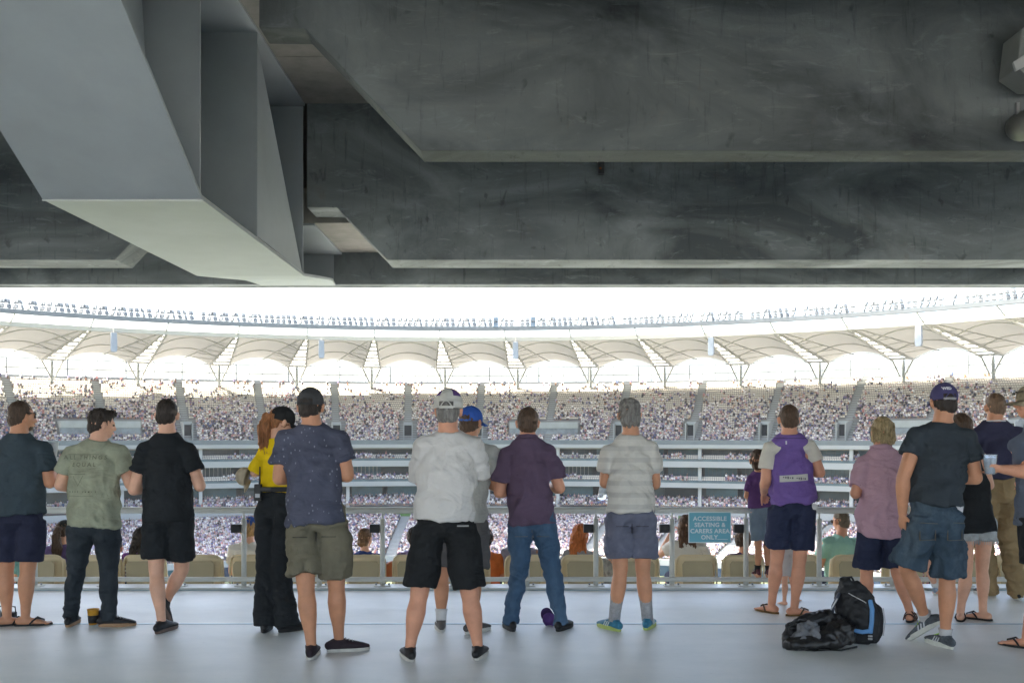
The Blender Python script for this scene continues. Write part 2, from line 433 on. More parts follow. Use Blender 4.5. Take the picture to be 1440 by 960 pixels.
# near seats
SY = 10.82
def seat_mesh():
    hwid = .225
    n, m_ = 9, 9
    back = MB(); vs = []
    for side in (0, 1):
        for i in range(m_):
            tz = i / (m_ - 1)
            for j in range(n):
                tx = -1 + 2 * j / (n - 1)
                ww = hwid * (1 - .05 * (1 - tz))
                x = tx * ww; z = -.26 + tz * .50
                z -= (abs(tx) ** 6) * .05 * (1 if tz > .8 else 0) * ((tz - .8) / .2)
                y = -.075 * tz + .045 * (1 - tx * tx) * -1 + .05 * abs(tx) ** 3 + (.022 if side else 0) + .05 * (1 - tz)
                vs.append((x, y, z))
    fs = []
    for s_ in (0, 1):
        for i in range(m_-1):
            for j in range(n-1):
                a = s_*n*m_ + i*n + j
                fs.append((a, a+1, a+n+1, a+n))
    for j in range(n-1):
        fs.append((j, j+1, j+1+n*m_, j+n*m_)); a = (m_-1)*n + j; fs.append((a, a+1, a+1+n*m_, a+n*m_))
    for i in range(m_-1):
        a = i*n; fs.append((a, a+n, a+n+n*m_, a+n*m_)); a = i*n+n-1; fs.append((a, a+n, a+n+n*m_, a+n*m_))
    back.add(vs, fs)
    return back
seat_back_me = seat_mesh().mesh("backrest", M_seat, True)
rim = MB(); pts = []
for q in range(21):
    a = math.pi * q / 20
    cx, cz = -math.cos(a), math.sin(a)
    pts.append((.222 * math.copysign(abs(cx) ** .28, cx), -.066 + .02 * abs(cx) ** 3, -.02 + .262 * abs(cz) ** .35 if cz > .02 else -.26))
rim_me = MB().tube(pts, [.0105]*21, 8).mesh("rim", M_seat, True)
pan_me = MB().prism([(-.02, -.22), (.40, -.19), (.44, -.21), (.43, -.235), (.02, -.27), (-.02, -.26)], 'x', -.21, .21).mesh("seat_pan", M_seat, bevel=.01)
leg_me = MB().box((-.03, .06, -.60), (.03, .12, -.25)).mesh("support", M_zinc, bevel=.004)
pad_me = MB().prism([(-.15, -.2), (.15, -.2), (.165, .15), (.14, .185), (-.14, .185), (-.165, .15)], 'y', -.135, -.125).mesh("back_panel", M_seat_dark)
seat_us = [-48, 33, 113, 175, 255, 324, 405, 484, 552, 630, 709, 788, 867, 948, 1014, 1092, 1166, 1240, 1315, 1390, 1465]
seat_lb = ["beyond the left edge of the frame", "behind the legs of the man in the dark teal tee", "behind the green tee man's jeans, next to the ponytailed woman",
 "behind the man in the all black outfit, on his left side", "left of the yellow shirted woman, nobody standing before it", "behind the yellow shirted woman's black trousers",
 "behind the olive shorts of the man in grey cap", "under the boy in the navy polo", "just left of the white shirted man's black shorts", "beside the person in the orange shirt",
 "seen between the legs in blue jeans, left half hidden", "under the red haired woman", "behind the grey cargo shorts of the man in the striped tee", "straight below the blue sign", "just right of the blue sign, where the boy in purple stands",
 "behind the navy shorts of the man in the purple guernsey", "under the man in the mint green tee", "behind the pink shirted woman's navy shorts", "behind the denim shorts of the man in the navy cap", "behind the khaki trousers at the right", "beyond the right edge of the frame"]
seat0 = empty("stadium_seat", (0, SY, 0))
link("backrest", seat_back_me, seat0); link("rim", rim_me, seat0); link("back_panel", pad_me, seat0); link("seat_pan", pan_me, seat0); link("support", leg_me, seat0)
for i, (u, lb) in enumerate(zip(seat_us, seat_lb)):
    s_ = seat0 if i == 0 else copy_tree(seat0)
    s_.location = ((u + 30 - 720) / F * SY, SY, 0)
    tag(s_, "beige plastic stadium seat " + lb, "seat", "beige seats behind the rail")
# ================================================================ THE FAR STAND
CX, CY = -10.0, 87.0
A0, A1 = -56.0, 58.0
def pol(r, a, z): return (CX + r * math.sin(R(a)), CY + r * math.cos(R(a)), z)
def ring(prof, a0=A0, a1=A1, da=1.5, closed=True):     # sweep an (r, z) profile round the arena
    n = max(1, int(round((a1 - a0) / da))); k = len(prof); mb = MB(); vs = []
    for i in range(n + 1):
        a = a0 + (a1 - a0) * i / n
        vs += [pol(r_, a, z) for r_, z in prof]
    fs = [(i*k + j, i*k + (j+1) % k, (i+1)*k + (j+1) % k, (i+1)*k + j) for i in range(n) for j in range(k if closed else k - 1)]
    if closed: fs += [tuple(range(k)), tuple(range(n*k + k - 1, n*k - 1, -1))]
    return mb.add(vs, fs)
def rbox(r0, r1, z0, z1, **k): return ring([(r0, z0), (r1, z0), (r1, z1), (r0, z1)], **k)
M_white = mat("far_white_paint", (.29, .31, .31), .6, .05, .2)
M_fasc = mat("far_fascia", (.25, .27, .272), .6, .05, .1)
M_terr = mat("far_terrace", (.17, .175, .17), .8, .08, .3)
M_stair = mat("far_stair", (.25, .275, .28), .8, .1, .4)
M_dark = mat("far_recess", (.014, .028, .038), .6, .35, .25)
M_glass = mat("far_glass", (.14, .21, .25), .15, .3, .15, spec=.7)
M_membrane = mat("roof_membrane", (.25, .248, .232), .7, .04, .1, transl=.15)
M_truss = mat("roof_steel", (.36, .36, .335), .6, .05, .5)
M_rib = mat("roof_rib", (.40, .40, .37), .6, 0, transl=.3)
M_cat = mat("catwalk_steel", (.11, .125, .135), .6, .1, .3)
M_crowd = mat("crowd", (1, 1, 1), .8, 0, attr="Col")
M_farseat = mat("far_seat", (.52, .49, .42), .7, .1, .05)
stand = empty("grandstand", pol(150, 0, -27), "curved white grandstand across the field with stacked tiers full of spectators", "grandstand")
SO = Vector(stand.location)
def spart(name, mb, m, parent=None, **k):
    if parent is None:
        mb.v = [(v[0]-SO.x, v[1]-SO.y, v[2]-SO.z) for v in mb.v]
        return mb.build(name, m, stand, **k)
    mb.v = [(v[0]-SO.x, v[1]-SO.y, v[2]-SO.z) for v in mb.v]
    return mb.build(name, m, parent, **k)
PITCH, K0 = 6.29, 3.8
UR0, UZ0, UROWS, UT, UH = 153.0, -.65, 27, .81, .555
LR0, LZ0, LROWS, LT, LH = 124.0, -24.1, 32, .80, .192
def steps(r0, z0, rows, tr, ri):
    prof = []
    for i in range(rows):
        prof += [(r0 + i*tr, z0 + i*ri), (r0 + (i+1)*tr - .01, z0 + i*ri)]
    prof += [(r0 + rows*tr, z0 + rows*ri), (r0 + rows*tr + 1, z0 + rows*ri), (r0 + rows*tr + 1, z0 - 1.4), (r0, z0 - 1.4)]
    return prof
spart("upper_tier", ring(steps(UR0, UZ0, UROWS, UT, UH)), M_terr)
spart("lower_tier", ring(steps(LR0, LZ0, LROWS, LT, LH)), M_terr)
URT, UZT = UR0 + UROWS*UT, UZ0 + UROWS*UH
aisU = [K0 + PITCH * (k + .5) for k in range(-10, 10) if A0 < K0 + PITCH * (k + .5) < A1]
aisL = [K0 + PITCH * (k + .25) for k in range(-10, 10)]
# stairs
def stair(r0, z0, rows, tr, ri, a, wd, skew=0.0, parent=None):
    mb = MB()
    for i in range(rows):
        r_ = r0 + i*tr; h = wd / r_ * 57.3 / 2; aa = a + skew * i
        vs = []
        for z in (z0 + i*ri - .2, z0 + i*ri + .14):
            vs += [pol(r_, aa - h, z), pol(r_, aa + h, z), pol(r_ + tr, aa + h, z), pol(r_ + tr, aa - h, z)]
        mb.add(vs, [(0,3,2,1),(4,5,6,7),(0,1,5,4),(1,2,6,5),(2,3,7,6),(3,0,4,7)])
    return mb
voms = []
boxes = []                                    # wide recessed boxes in the upper tier
for k, a in enumerate(aisU):
    spart("stair", stair(UR0, UZ0, UROWS, UT, UH, a, 1.5), M_stair)
    boxed = any(abs(a - b) < 1.2 for b in (-30.7, 7.0, 38.4))
    if boxed:
        boxes.append((a - 3.5, a + 2.6))
    else:
        voms.append(a)
for a in voms:                                # dark doorway with side walls, between two short stairs
    r0 = UR0 + 3.2; z0 = UZ0 + 4*UH; h = 57.3/2/r0
    mb = MB(); 
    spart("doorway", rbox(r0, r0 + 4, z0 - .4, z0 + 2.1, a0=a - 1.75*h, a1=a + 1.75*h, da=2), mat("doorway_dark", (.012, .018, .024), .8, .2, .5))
    for s_ in (-1, 1):
        spart("wing_wall", rbox(r0 - 2.6, r0 + 4.4, z0 - 1.6, z0 + 2.5, a0=a + s_*2.0*h - .18*h, a1=a + s_*2.0*h + .18*h, da=2), M_stair)
        spart("stair", stair(UR0, UZ0 + .03, 9, UT, UH, a + s_*3.3*h, 1.7), M_stair)
    spart("lintel", rbox(r0 - .25, r0 + 4.3, z0 + 2.12, z0 + 2.9, a0=a - 2.1*h, a1=a + 2.1*h, da=2), M_stair)
for a, b in boxes:
    r0 = UR0 + 3.4; z0 = UZ0 + 3.6*UH
    spart("box_recess", rbox(r0, r0 + 1.5, z0 - .5, z0 + 1.6, a0=a, a1=b), mat("recess_wall", (.16, .19, .21), .7, .3, .5))
    spart("box_wall", rbox(r0 - .4, r0 + 4.2, z0 + 1.6, z0 + 3.1, a0=a, a1=b), M_stair)
for a in aisL:
    if A0 < a < A1: spart("stair", stair(LR0, LZ0, LROWS, LT, LH + .0, a, 2.2, skew=.045), M_stair)
# front wall and facade rings
spart("parapet", rbox(UR0 - .9, UR0 - .05, -1.0, .15), mat("parapet_glass", (.10, .125, .135), .4, .1, .5))
fz = [(-.9, -1.75, "fascia"), (-4.75, -6.15, "fascia"), (-9.7, -10.85, "fascia"), (-15.75, -17.3, "fascia")]
for zt_, zb_, nm in fz:
    spart(nm, rbox(UR0 - 1.6, UR0 - .95, zb_, zt_), M_fasc)
    spart("floor_slab", rbox(UR0 - .949, UR0 + 16, zb_ + .25, zt_ - .1), mat("slab_dark", (.10, .11, .115), .8, .1, .3))
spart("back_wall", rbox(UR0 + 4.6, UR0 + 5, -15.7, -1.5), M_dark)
spart("back_wall", rbox(UR0 - .9, UR0 + 5, -18.6, -17.3), mat("band_dark", (.13, .16, .16), .7, .5, .12))
# suite columns, glazing panels and balustrades
for lv, (zb_, zt_) in enumerate(((-4.75, -1.6), (-9.7, -6.0), (-15.7, -10.7))):
    a = A0 + 1
    i = 0
    while a < A1:
        h = 57.3/152
        if i % 2 == 0: spart("column", rbox(UR0 - .6, UR0 + .1, zb_ - .05, zt_ + .05, a0=a - .38*h, a1=a + .38*h, da=2), M_white)
        st = (i * 7 + lv * 3) % 5
        dk = (.02, .05, .07) if st in (0, 3) else ((.04, .12, .17) if st in (1, 4) else (.09, .17, .21))
        m_ = mat("suite_glass_%d" % st, tuple(x*.55 for x in dk), .35, .35, .3, spec=.3)
        a2 = a + PITCH/2
        if lv < 2:
            nn = 8
            for q in range(nn):
                s0 = a + .5*h + (a2 - a - h) * q / nn; s1 = a + .5*h + (a2 - a - h) * (q + .93) / nn
                if lv == 0 and q % 2: continue
                if lv == 0: s1 = a + .5*h + (a2 - a - h) * (q + 1.95) / nn
                if lv == 1 and q and i < 24 and i % 2 == 0: spart("mullion", rbox(UR0 + 3.05, UR0 + 3.15, zb_ + .1, zt_, a0=s0 - .03, a1=s0, da=4), M_white)
                spart("glass_panel", rbox(UR0 + 3.2, UR0 + 3.26, zb_ + .1, zt_, a0=s0, a1=s1, da=4), m_)
        elif st != 2:
            spart("dark_wall", rbox(UR0 + 2.2, UR0 + 2.3, zb_ + 1.5, zt_, a0=a + h, a1=a2 - .1, da=4), m_)
        a = a2; i += 1
    if lv < 2: spart("balustrade", rbox(UR0 - 1.4, UR0 - 1.3, zb_, zb_ + .5), mat("balustrade_glass", (.05, .085, .10), .5, .3, .6))
# lower bits: advert boards between lower tier and box level, field wall
for i, a in enumerate(np.arange(A0, A1, 3.0)):
    cl = [(.07, .17, .04), (.03, .045, .06), (.18, .20, .20), (.035, .05, .075)][(i * 5) % 4]
    spart("advert_board", rbox(UR0 - 1.9, UR0 - 1.65, -18.5, -17.4, a0=float(a), a1=float(a) + 2.9), mat("advert_%d" % ((i*5) % 4), cl, .6, .2, .3))
spart("field_wall", rbox(LR0 - 1.2, LR0 - .1, -25.2, -24.0), M_fasc)
for i, a in enumerate(np.arange(A0, A1, 4.0)):
    cl = [(.008, .035, .06), (.006, .02, .045), (.012, .055, .07)][(i * 2) % 3]
    spart("advert_board", rbox(LR0 - 1.5, LR0 - 1.25, -27.2, -25.25, a0=float(a), a1=float(a) + 3.95), mat("advert_low_%d" % ((i*2) % 3), cl, .6, .25, .3))
# seats and spectators of the far tiers -------------------------------------------------
def scatter(name, tv, tf, inst, cols, colidx, m, label=None, parent=None, kind="stuff", yaw=True):
    tv = np.array(tv, float); nv = len(tv); ni = len(inst)
    a = np.radians(inst[:, 3]); sc = inst[:, 4][:, None]
    x = tv[:, 0][None] * sc; y = tv[:, 1][None] * sc; z = tv[:, 2][None] * sc
    wx = inst[:, 0][:, None] + x*np.cos(a)[:, None] + y*np.sin(a)[:, None]
    wy = inst[:, 1][:, None] - x*np.sin(a)[:, None] + y*np.cos(a)[:, None]
    wz = inst[:, 2][:, None] + z
    co = np.stack([wx - SO.x, wy - SO.y, wz - SO.z], -1).reshape(-1, 3)
    fl = np.array([len(f_) for f_ in tf]); fv = np.concatenate([np.array(f_) for f_ in tf])
    nl = len(fv)
    me = bpy.data.meshes.new(name)
    me.vertices.add(nv*ni); me.vertices.foreach_set("co", co.ravel())
    me.loops.add(nl*ni)
    me.loops.foreach_set("vertex_index", (fv[None] + (np.arange(ni)*nv)[:, None]).ravel().astype(np.int32))
    me.polygons.add(len(tf)*ni)
    ls = np.concatenate([[0], np.cumsum(fl)[:-1]])
    me.polygons.foreach_set("loop_start", (ls[None] + (np.arange(ni)*nl)[:, None]).ravel().astype(np.int32))
    if cols is not None:
        at = me.attributes.new("Col", 'FLOAT_COLOR', 'POINT')
        cc = np.ones((ni, nv, 4)); cc[..., :3] = cols[:, colidx, :]
        at.data.foreach_set("color", cc.ravel())
    me.update(calc_edges=True); me.validate()
    me.materials.append(m)
    o = link(name, me, parent)
    if parent is None: o.location = SO
    if kind: o['kind'] = kind
    return o
# seat template (back + pan)
SV = [(-.21,-.2,.42),(.21,-.2,.42),(.21,.22,.40),(-.21,.22,.40),(-.21,.30,.82),(.21,.30,.82),(-.21,.26,.40),(.21,.26,.40),(-.21,.34,.80),(.21,.34,.80)]
SF = [(0,1,2,3),(3,2,5,4),(4,5,9,8),(7,6,8,9)]
def block_ok(a, r_, aisles, r0, rows, tr, half, skew=0):
    i = (r_ - r0) / tr
    for b in aisles:
        if abs(a - (b + skew*i)) * r_ / 57.3 < half: return False
    return True
U_seats, U_people, L_people, L_seats = [], [], [], []
for i in range(UROWS):
    r_ = UR0 + (i + .45)*UT; z = UZ0 + i*UH; da = .5 / r_ * 57.3
    n = int((A1 - A0) / da)
    for j in range(n):
        a = A0 + j*da
        if not block_ok(a, r_, aisU, UR0, UROWS, UT, 1.0): continue
        if i < 9 and any(abs(a - v_) * r_ / 57.3 < 4.4 for v_ in voms) and not any(abs(abs(a - v_) * r_ / 57.3 - 3.3) > 9 for v_ in voms): continue
        if any(abs(a - v_) * r_ / 57.3 < (2.3 if i < 10 else 0) for v_ in voms): continue
        inbox = any(b0 - .2 < a < b1 + .2 for b0, b1 in boxes)
        if inbox and 3 <= i <= 9: continue
        p = pol(r_, a, z)
        U_seats.append((*p, a, 1.0))
        g = noise.noise(Vector((a*.55, i*.30, 3.1))) * .5 + noise.noise(Vector((a*2.3, i*.8, 7.7))) * .34
        dens = .86 - max(0, (i - 8)) * .052 + g * 1.15 * (i / 20 + .25)
        if random.random() < dens:
            q = pol(r_ + random.uniform(-.12, .12), a + random.uniform(-.05, .05), z + random.uniform(-.03, .05))
            U_people.append((*q, a + random.uniform(-25, 25), random.uniform(.9, 1.08)))
for i in range(LROWS):
    r_ = LR0 + (i + .45)*LT; z = LZ0 + i*LH; da = .5 / r_ * 57.3
    for j in range(int((A1 - A0) / da)):
        a = A0 + j*da
        if not block_ok(a, r_, aisL, LR0, LROWS, LT, 1.3, .045): continue
        p = pol(r_, a, z); L_seats.append((*p, a, 1.0))
        if random.random() < .93:
            q = pol(r_ + random.uniform(-.12, .12), a + random.uniform(-.05, .05), z + random.uniform(-.03, .05))
            L_people.append((*q, a + random.uniform(-25, 25), random.uniform(.9, 1.08)))
# box levels and the deck level: rows of seats and people
for (zz, rows, dens, rr0) in ((-4.6, 2, .35, UR0 - .9), (-9.55, 2, .6, UR0 - .9), (-15.6, 4, .9, UR0 - 1.0)):
    for i in range(rows):
        r_ = rr0 + .3 + i*.85; z = zz + i*.45; da = .5/r_*57.3
        for j in range(int((A1 - A0)/da)):
            a = A0 + j*da; bay = int((a - A0) / (PITCH/2))
            h_ = ((bay * 7919 + int(zz*10)*131) % 97) / 97
            d_ = dens * (0.05 if h_ < .28 else (.7 if h_ < .5 else 1.5)) if zz > -15 else dens * (1 if h_ > .25 else .75)
            L_seats.append((*pol(r_, a, z), a, 1.0))
            if random.random() < d_: L_people.append((*pol(r_, a, z + random.uniform(-.03, .35)), a, random.uniform(.9, 1.08)))
# standing people at the top of the upper tier
for k in range(130):
    a = random.choice([random.uniform(A0, A1), random.choice(aisU) + random.uniform(-1.2, 1.2)])
    U_people.append((*pol(URT + .2, a, UZT - .3 + random.uniform(0, .2)), a, 1.25))
PV = [(-.16,-.10,.38),(.16,-.10,.38),(.17,.16,.38),(-.17,.16,.38),(-.23,-.10,.98),(.23,-.10,.98),(.22,.14,1.0),(-.22,.14,1.0),   # torso
      (-.17,-.5,.42),(.17,-.5,.42),(.17,-.5,.58),(-.17,-.5,.58),                                                              # lap and knees
      (0,0,1.34),(-.10,-.02,1.2),(0,-.11,1.2),(.10,-.02,1.2),(0,.11,1.2),(0,0,1.02),                                          # head
      (-.15,-.5,.05),(.15,-.5,.05)]
PF = [(0,1,5,4),(1,2,6,5),(2,3,7,6),(3,0,4,7),(4,5,6,7),(8,9,10,11),(11,10,1,0),(12,13,14),(12,14,15),(12,15,16),(12,16,13),(17,14,13),(17,15,14),(17,16,15),(17,13,16),(8,18,19,9)]
PC = [0,0,0,0,0,0,0,0, 1,1,1,1, 2,3,3,3,3,3, 4,4]
def crowd_cols(n, mode):
    shirts = [((.46,.45,.44),.31),((.10,.08,.14),.10),((.24,.22,.29),.12),((.03,.03,.038),.17),((.36,.24,.24),.10),((.28,.12,.11),.025),((.22,.225,.24),.10),((.05,.07,.14),.05),((.34,.26,.20),.02)]
    pal = np.array([s_[0] for s_ in shirts]) * 1.3; pr = np.array([s_[1] for s_ in shirts]); pr = pr / pr.sum()
    c = np.zeros((n, 5, 3))
    c[:, 0] = pal[RNG.choice(len(pal), n, p=pr)] * RNG.uniform(.75, 1.15, (n, 1))
    legs = np.array([(.05,.055,.08),(.08,.08,.09),(.30,.17,.11),(.24,.20,.15),(.08,.10,.15)])
    c[:, 1] = legs[RNG.integers(0, 5, n)]
    hair = np.array([(.05,.035,.025),(.14,.08,.04),(.20,.13,.06),(.45,.45,.44),(.06,.03,.11),(.02,.02,.03),(.03,.02,.015)])
    c[:, 2] = hair[RNG.integers(0, 7, n)]
    c[:, 3] = np.array([.30,.18,.13]) * RNG.uniform(.6, 1.15, (n, 1))
    c[:, 4] = np.array([.28,.16,.11]) * RNG.uniform(.5, 1.1, (n, 1))
    return np.clip(c, 0, .9)
UP = np.array(U_people); LP_ = np.array(L_people)
scatter("seat_rows", SV, SF, np.array(U_seats), None, None, M_farseat, parent=stand)
scatter("seat_rows", SV, SF, np.array(L_seats), None, None, M_farseat, parent=stand)
o = scatter("crowd", PV, PF, UP, crowd_cols(len(UP), 0), PC, M_crowd)
tag(o, "far crowd in pale and dark clothes seated in the upper tier under the white roof")
o = scatter("crowd", PV, PF, LP_, crowd_cols(len(LP_), 1), PC, M_crowd)
tag(o, "dense far crowd filling the lower tier and the balcony boxes across the field")
# ---------------------------------------------------------------- roof
ZF, ZB, RF, RB = 22.2, 18.6, 130.0, 172.0
cols_a = [K0 + PITCH*k for k in range(-10, 10) if A0 < K0 + PITCH*k < A1]
def zr(t): return ZF + (ZB - ZF)*t
mem = spart("roof_edge", rbox(RF - .3, RF + .5, ZF - .5, ZF + .35), M_truss)
hb = 2.25 / RB * 57.3
for k, a in enumerate(cols_a[:-1]):
    a2 = cols_a[k+1]
    mb = MB(); nr, na = 10, 12; vs = []
    for i in range(nr + 1):
        t = i / nr; r_ = RF + (RB - RF)*t
        w0 = a + (.15 + (hb - .15)*t); w1 = a2 - (.15 + (hb - .15)*t)
        g = min(1, t/.35)
        for j in range(na + 1):
            s_ = j / na
            vs.append(pol(r_, w0 + (w1 - w0)*s_, zr(t) + 2.1*g*(1 - (2*s_-1)**2)))
    n1 = na + 1
    mb.add(vs, [(i*n1 + j, i*n1 + j + 1, (i+1)*n1 + j + 1, (i+1)*n1 + j) for i in range(nr) for j in range(na)])
    panel = spart("roof_membrane", mb, M_membrane, smooth=True)
    for t in (.36, .70, 1.0):                 # arched ribs under the membrane
        r_ = RF + (RB - RF)*t; g = min(1, t/.35)
        w0 = a + (.15 + (hb - .15)*t); w1 = a2 - (.15 + (hb - .15)*t)
        spart("rib", MB().tube([pol(r_, w0 + (w1-w0)*j/12, zr(t) - .18 + 2.1*g*(1-(j/6-1)**2)) for j in range(13)], [.10]*13, 5, cap='flat'), M_rib, panel)
for k, a in enumerate(cols_a):                # radial wedge: edge beams, cross bars, white skylight
    def wz(t): return .15 + (hb - .15)*t
    vs = [pol(RF + (RB-RF)*t, a + s_*wz(t), zr(t) + .25) for t in (0.02, .9) for s_ in (-1, 1)]
    sk = spart("skylight", MB().add(vs, [(0, 1, 3, 2)]), mat("skylight_sheet", (.45, .45, .44), .5, 0, transl=.7))
    for s_ in (-1, 1):
        spart("edge_beam", MB().tube([pol(RF, a + s_*.15, zr(0) - .1), pol(RB, a + s_*hb, zr(1) - .15)], [(.22, .34)]*2, 6, ref=(1, 0, 0), cap='flat'), M_truss, sk)
    for t in (.12, .25, .38, .5, .62, .74, .86):
        spart("cross_bar", MB().tube([pol(RF + (RB-RF)*t, a - wz(t), zr(t)), pol(RF + (RB-RF)*t, a + wz(t), zr(t))], [.22, .22], 4, cap='flat'), M_truss, sk)
    spart("gutter", MB().add(*[(lambda q: (q, [(0,1,2,3)]))([pol(RB - 5, a - hb*.9, ZB), pol(RB - 5, a + hb*.9, ZB), pol(RB, a + hb, ZB - .1), pol(RB, a - hb, ZB - .1)])][0]), M_truss, sk)
    # diagonal prop running under the membrane to one side
    s_ = 1 if a > -6 else -1
    spart("prop", MB().tube([pol(RF + 2, a + s_*.5, ZF - .2), pol(RB - 4, a + s_*3.0, ZB + 1.2)], [.11, .11], 5, cap='flat'), M_rib, sk)
    for q in range(5):
        t = .25 + .13*q
        spart("prop_bar", MB().tube([pol(RF + (RB-RF)*t, a + s_*wz(t), zr(t) - .2), pol(RF + (RB-RF)*(t+.07), a + s_*(.5 + 2.5*t), zr(t) + .7)], [.06, .06], 4, cap='flat'), M_rib, sk)
    # columns: mast and two raking struts
    base = UZT + .3
    spart("roof_column", MB().tube([pol(RB + 1, a, base - 1), pol(RB + .5, a, ZB)], [.42, .34], 8, cap='flat'), M_white)
    for q in (-1, 1):
        spart("strut", MB().tube([pol(RB - .5, a + q*.15, base), pol(RB, a + q*hb, ZB - .2)], [.2, .2], 6, cap='flat'), M_truss)
# rear concourse railing
spart("rear_wall", rbox(URT + 1.2, URT + 1.5, UZT - 1, UZT + .9), M_fasc)
spart("rear_screen", rbox(URT + 4.0, URT + 4.1, UZT, UZT + 2.0), mat("screen_glass", (.72, .78, .80), .3, .05, .3, transl=.7))
for z in (2.6, 4.8):
    spart("rear_rail", rbox(URT + 1.5, URT + 1.62, UZT + z - .12, UZT + z + .12), mat("rear_rail_paint", (.16, .175, .18), .6, 0))
a = A0
k = 0
while a < A1:
    z1 = 4.8 if k % 2 == 0 else 2.6
    wd = .16 if k % 4 == 2 else .07
    spart("rail_post", rbox(URT + 1.4, URT + 1.5, UZT + .9, UZT + z1, a0=a - wd/3, a1=a + wd/3, da=3), MATS["rear_rail_paint"])
    a += PITCH/8*1.35; k += 1
# catwalk ring with floodlights
spart("catwalk", rbox(RF - 4.2, RF - 3.0, ZF + 1.5, ZF + 2.3), M_cat)
spart("catwalk_rail", rbox(RF - 4.1, RF - 4.03, ZF + 3.4, ZF + 3.5), M_cat)
for a in np.arange(A0, A1, .9):
    spart("catwalk_post", rbox(RF - 4.1, RF - 4.03, ZF + 2.3, ZF + 3.42, a0=float(a), a1=float(a) + .03, da=3), M_cat)
for a in cols_a:
    spart("hanger", MB().tube([pol(RF - 3.6, a, ZF + 1.5), pol(RF + .2, a, ZF - .1)], [.14, .14], 5, cap='flat'), M_truss)
SO2 = SO
fl_body = MB().box((-.42, -.16, .55), (.42, .16, 1.35)).box((-.42, -.15, -.45), (.42, .15, .3)).mesh("lamp_housing", mat("flood_body", (.14, .15, .155), .5, .15, .1))
fl_face = MB().box((-.34, -.22, .62), (.34, -.165, 1.28)).mesh("lamp_glass", mat("flood_glass", (.24, .25, .25), .2, .1, .1))
fl_arm = MB().box((-.06, -.05, -.8), (.06, .05, 1.0)).mesh("mounting_arm", mat("flood_arm", (.12, .13, .135), .5, .1))
fl_dark = MB().box((-.5, -.2, .45), (.5, .2, 1.5)).box((-.5, -.2, -.8), (.5, .2, .25)).mesh("lamp_housing", mat("flood_dark", (.03, .06, .09), .5, .1))
AF = .52
n = 0
for i in range(int(100 / AF)):
    a = -48 + i*AF
    if random.random() < .06 and i not in (98, 105): continue
    o = empty("floodlight", pol(RF - 3.9, a, ZF + 2.85), None, "floodlight", "floodlights along the catwalk of the far roof", rz=-R(a))
    dark = i in (98, 105)
    o['label'] = "dark blue twin floodlight on the catwalk of the far roof" if dark else "small grey floodlight on the catwalk along the far white roof's inner edge"
    b = link("lamp_housing", fl_dark if dark else fl_body, o)
    yaw = random.choice([-60, -35, 0, 35, 60, 20]); b.rotation_euler = (R(-20), 0, R(yaw) if not dark else 0)
    if not dark: g = link("lamp_glass", fl_face, b)
    link("mounting_arm", fl_arm, o)
    n += 1
# line array speakers hanging from the roof rim
sp_me = MB().prism([(-.55, .2), (.55, .2), (.62, -3.0), (.45, -3.6), (-.45, -3.6), (-.62, -3.0)], 'y', -.4, .4).mesh("speaker_body", mat("array_case", (.22, .25, .29), .5, .05, .5), bevel=.08)
sp_w = MB().tube([(0, 0, .2), (0, 0, 1.6)], [.1, .1], 6).mesh("hanger", M_truss)
for u, lb in ((160, "leftmost of the five under the far roof"), (452, "under the far roof above the woman in yellow"), (725, "under the far roof above the plum shirt"),
              (1000, "hung under the far roof above the blue sign"), (1292, "rightmost of the five under the far roof")):
    d = (u - 720) / F
    r_ = RF - 1.0
    qa, qb, qc = d*d + 1, -2*(CX*d + CY), CX*CX + CY*CY - r_*r_
    t = (-qb + math.sqrt(qb*qb - 4*qa*qc)) / (2*qa)
    a = math.degrees(math.atan2(d*t - CX, t - CY))
    o = empty("line_array_speaker", (d*t, t, ZF - .9), "pale box shaped line array speaker, " + lb, "speaker", "line array speakers under the far roof", rz=-R(a))
    link("speaker_body", sp_me, o); link("hanger", sp_w, o)
# field and surroundings
M_grass = mat("field_grass", (.085, .11, .055), .9, .25, .3)
def disc(name, rx, ry, z, m, n=72, cy=CY, cx=CX):
    return structure(MB().add([(cx + rx*math.sin(2*math.pi*i/n), cy + ry*math.cos(2*math.pi*i/n), z) for i in range(n)], [tuple(range(n))]).build(name, m))
disc("ground", 4000, 4000, -27.45, mat("ground_paving", (.22, .21, .19), .9, .1, .02), cx=0)
disc("field", 122.4, 122.4, -27.3, M_grass)
# ================================================================ PEOPLE
UPV = Vector((0, 0, 1))
def fuse(mb, name, voxel, m, smooth=2, dec=None, disp=None, parent=None, base=None):
    me = bpy.data.meshes.new("tmp"); me.from_pydata(mb.v, [], mb.f); me.update()
    bm = bmesh.new(); bm.from_mesh(me); bmesh.ops.triangulate(bm, faces=bm.faces); bmesh.ops.recalc_face_normals(bm, faces=bm.faces); bm.to_mesh(me); bm.free()
    ob = bpy.data.objects.new("tmp", me); C.objects.link(ob)
    r_ = ob.modifiers.new("r", 'REMESH'); r_.mode = 'VOXEL'; r_.voxel_size = voxel
    if smooth:
        s_ = ob.modifiers.new("s", 'SMOOTH'); s_.iterations = smooth; s_.factor = .5
    if dec:
        d_ = ob.modifiers.new("d", 'DECIMATE'); d_.ratio = dec
    dg = bpy.context.evaluated_depsgraph_get()
    out = bpy.data.meshes.new_from_object(ob.evaluated_get(dg))
    bpy.data.objects.remove(ob); bpy.data.meshes.remove(me)
    out.name = name
    if disp: disp(out)
    out.materials.clear(); out.materials.append(m); out.shade_smooth()
    return link(name, out, parent)
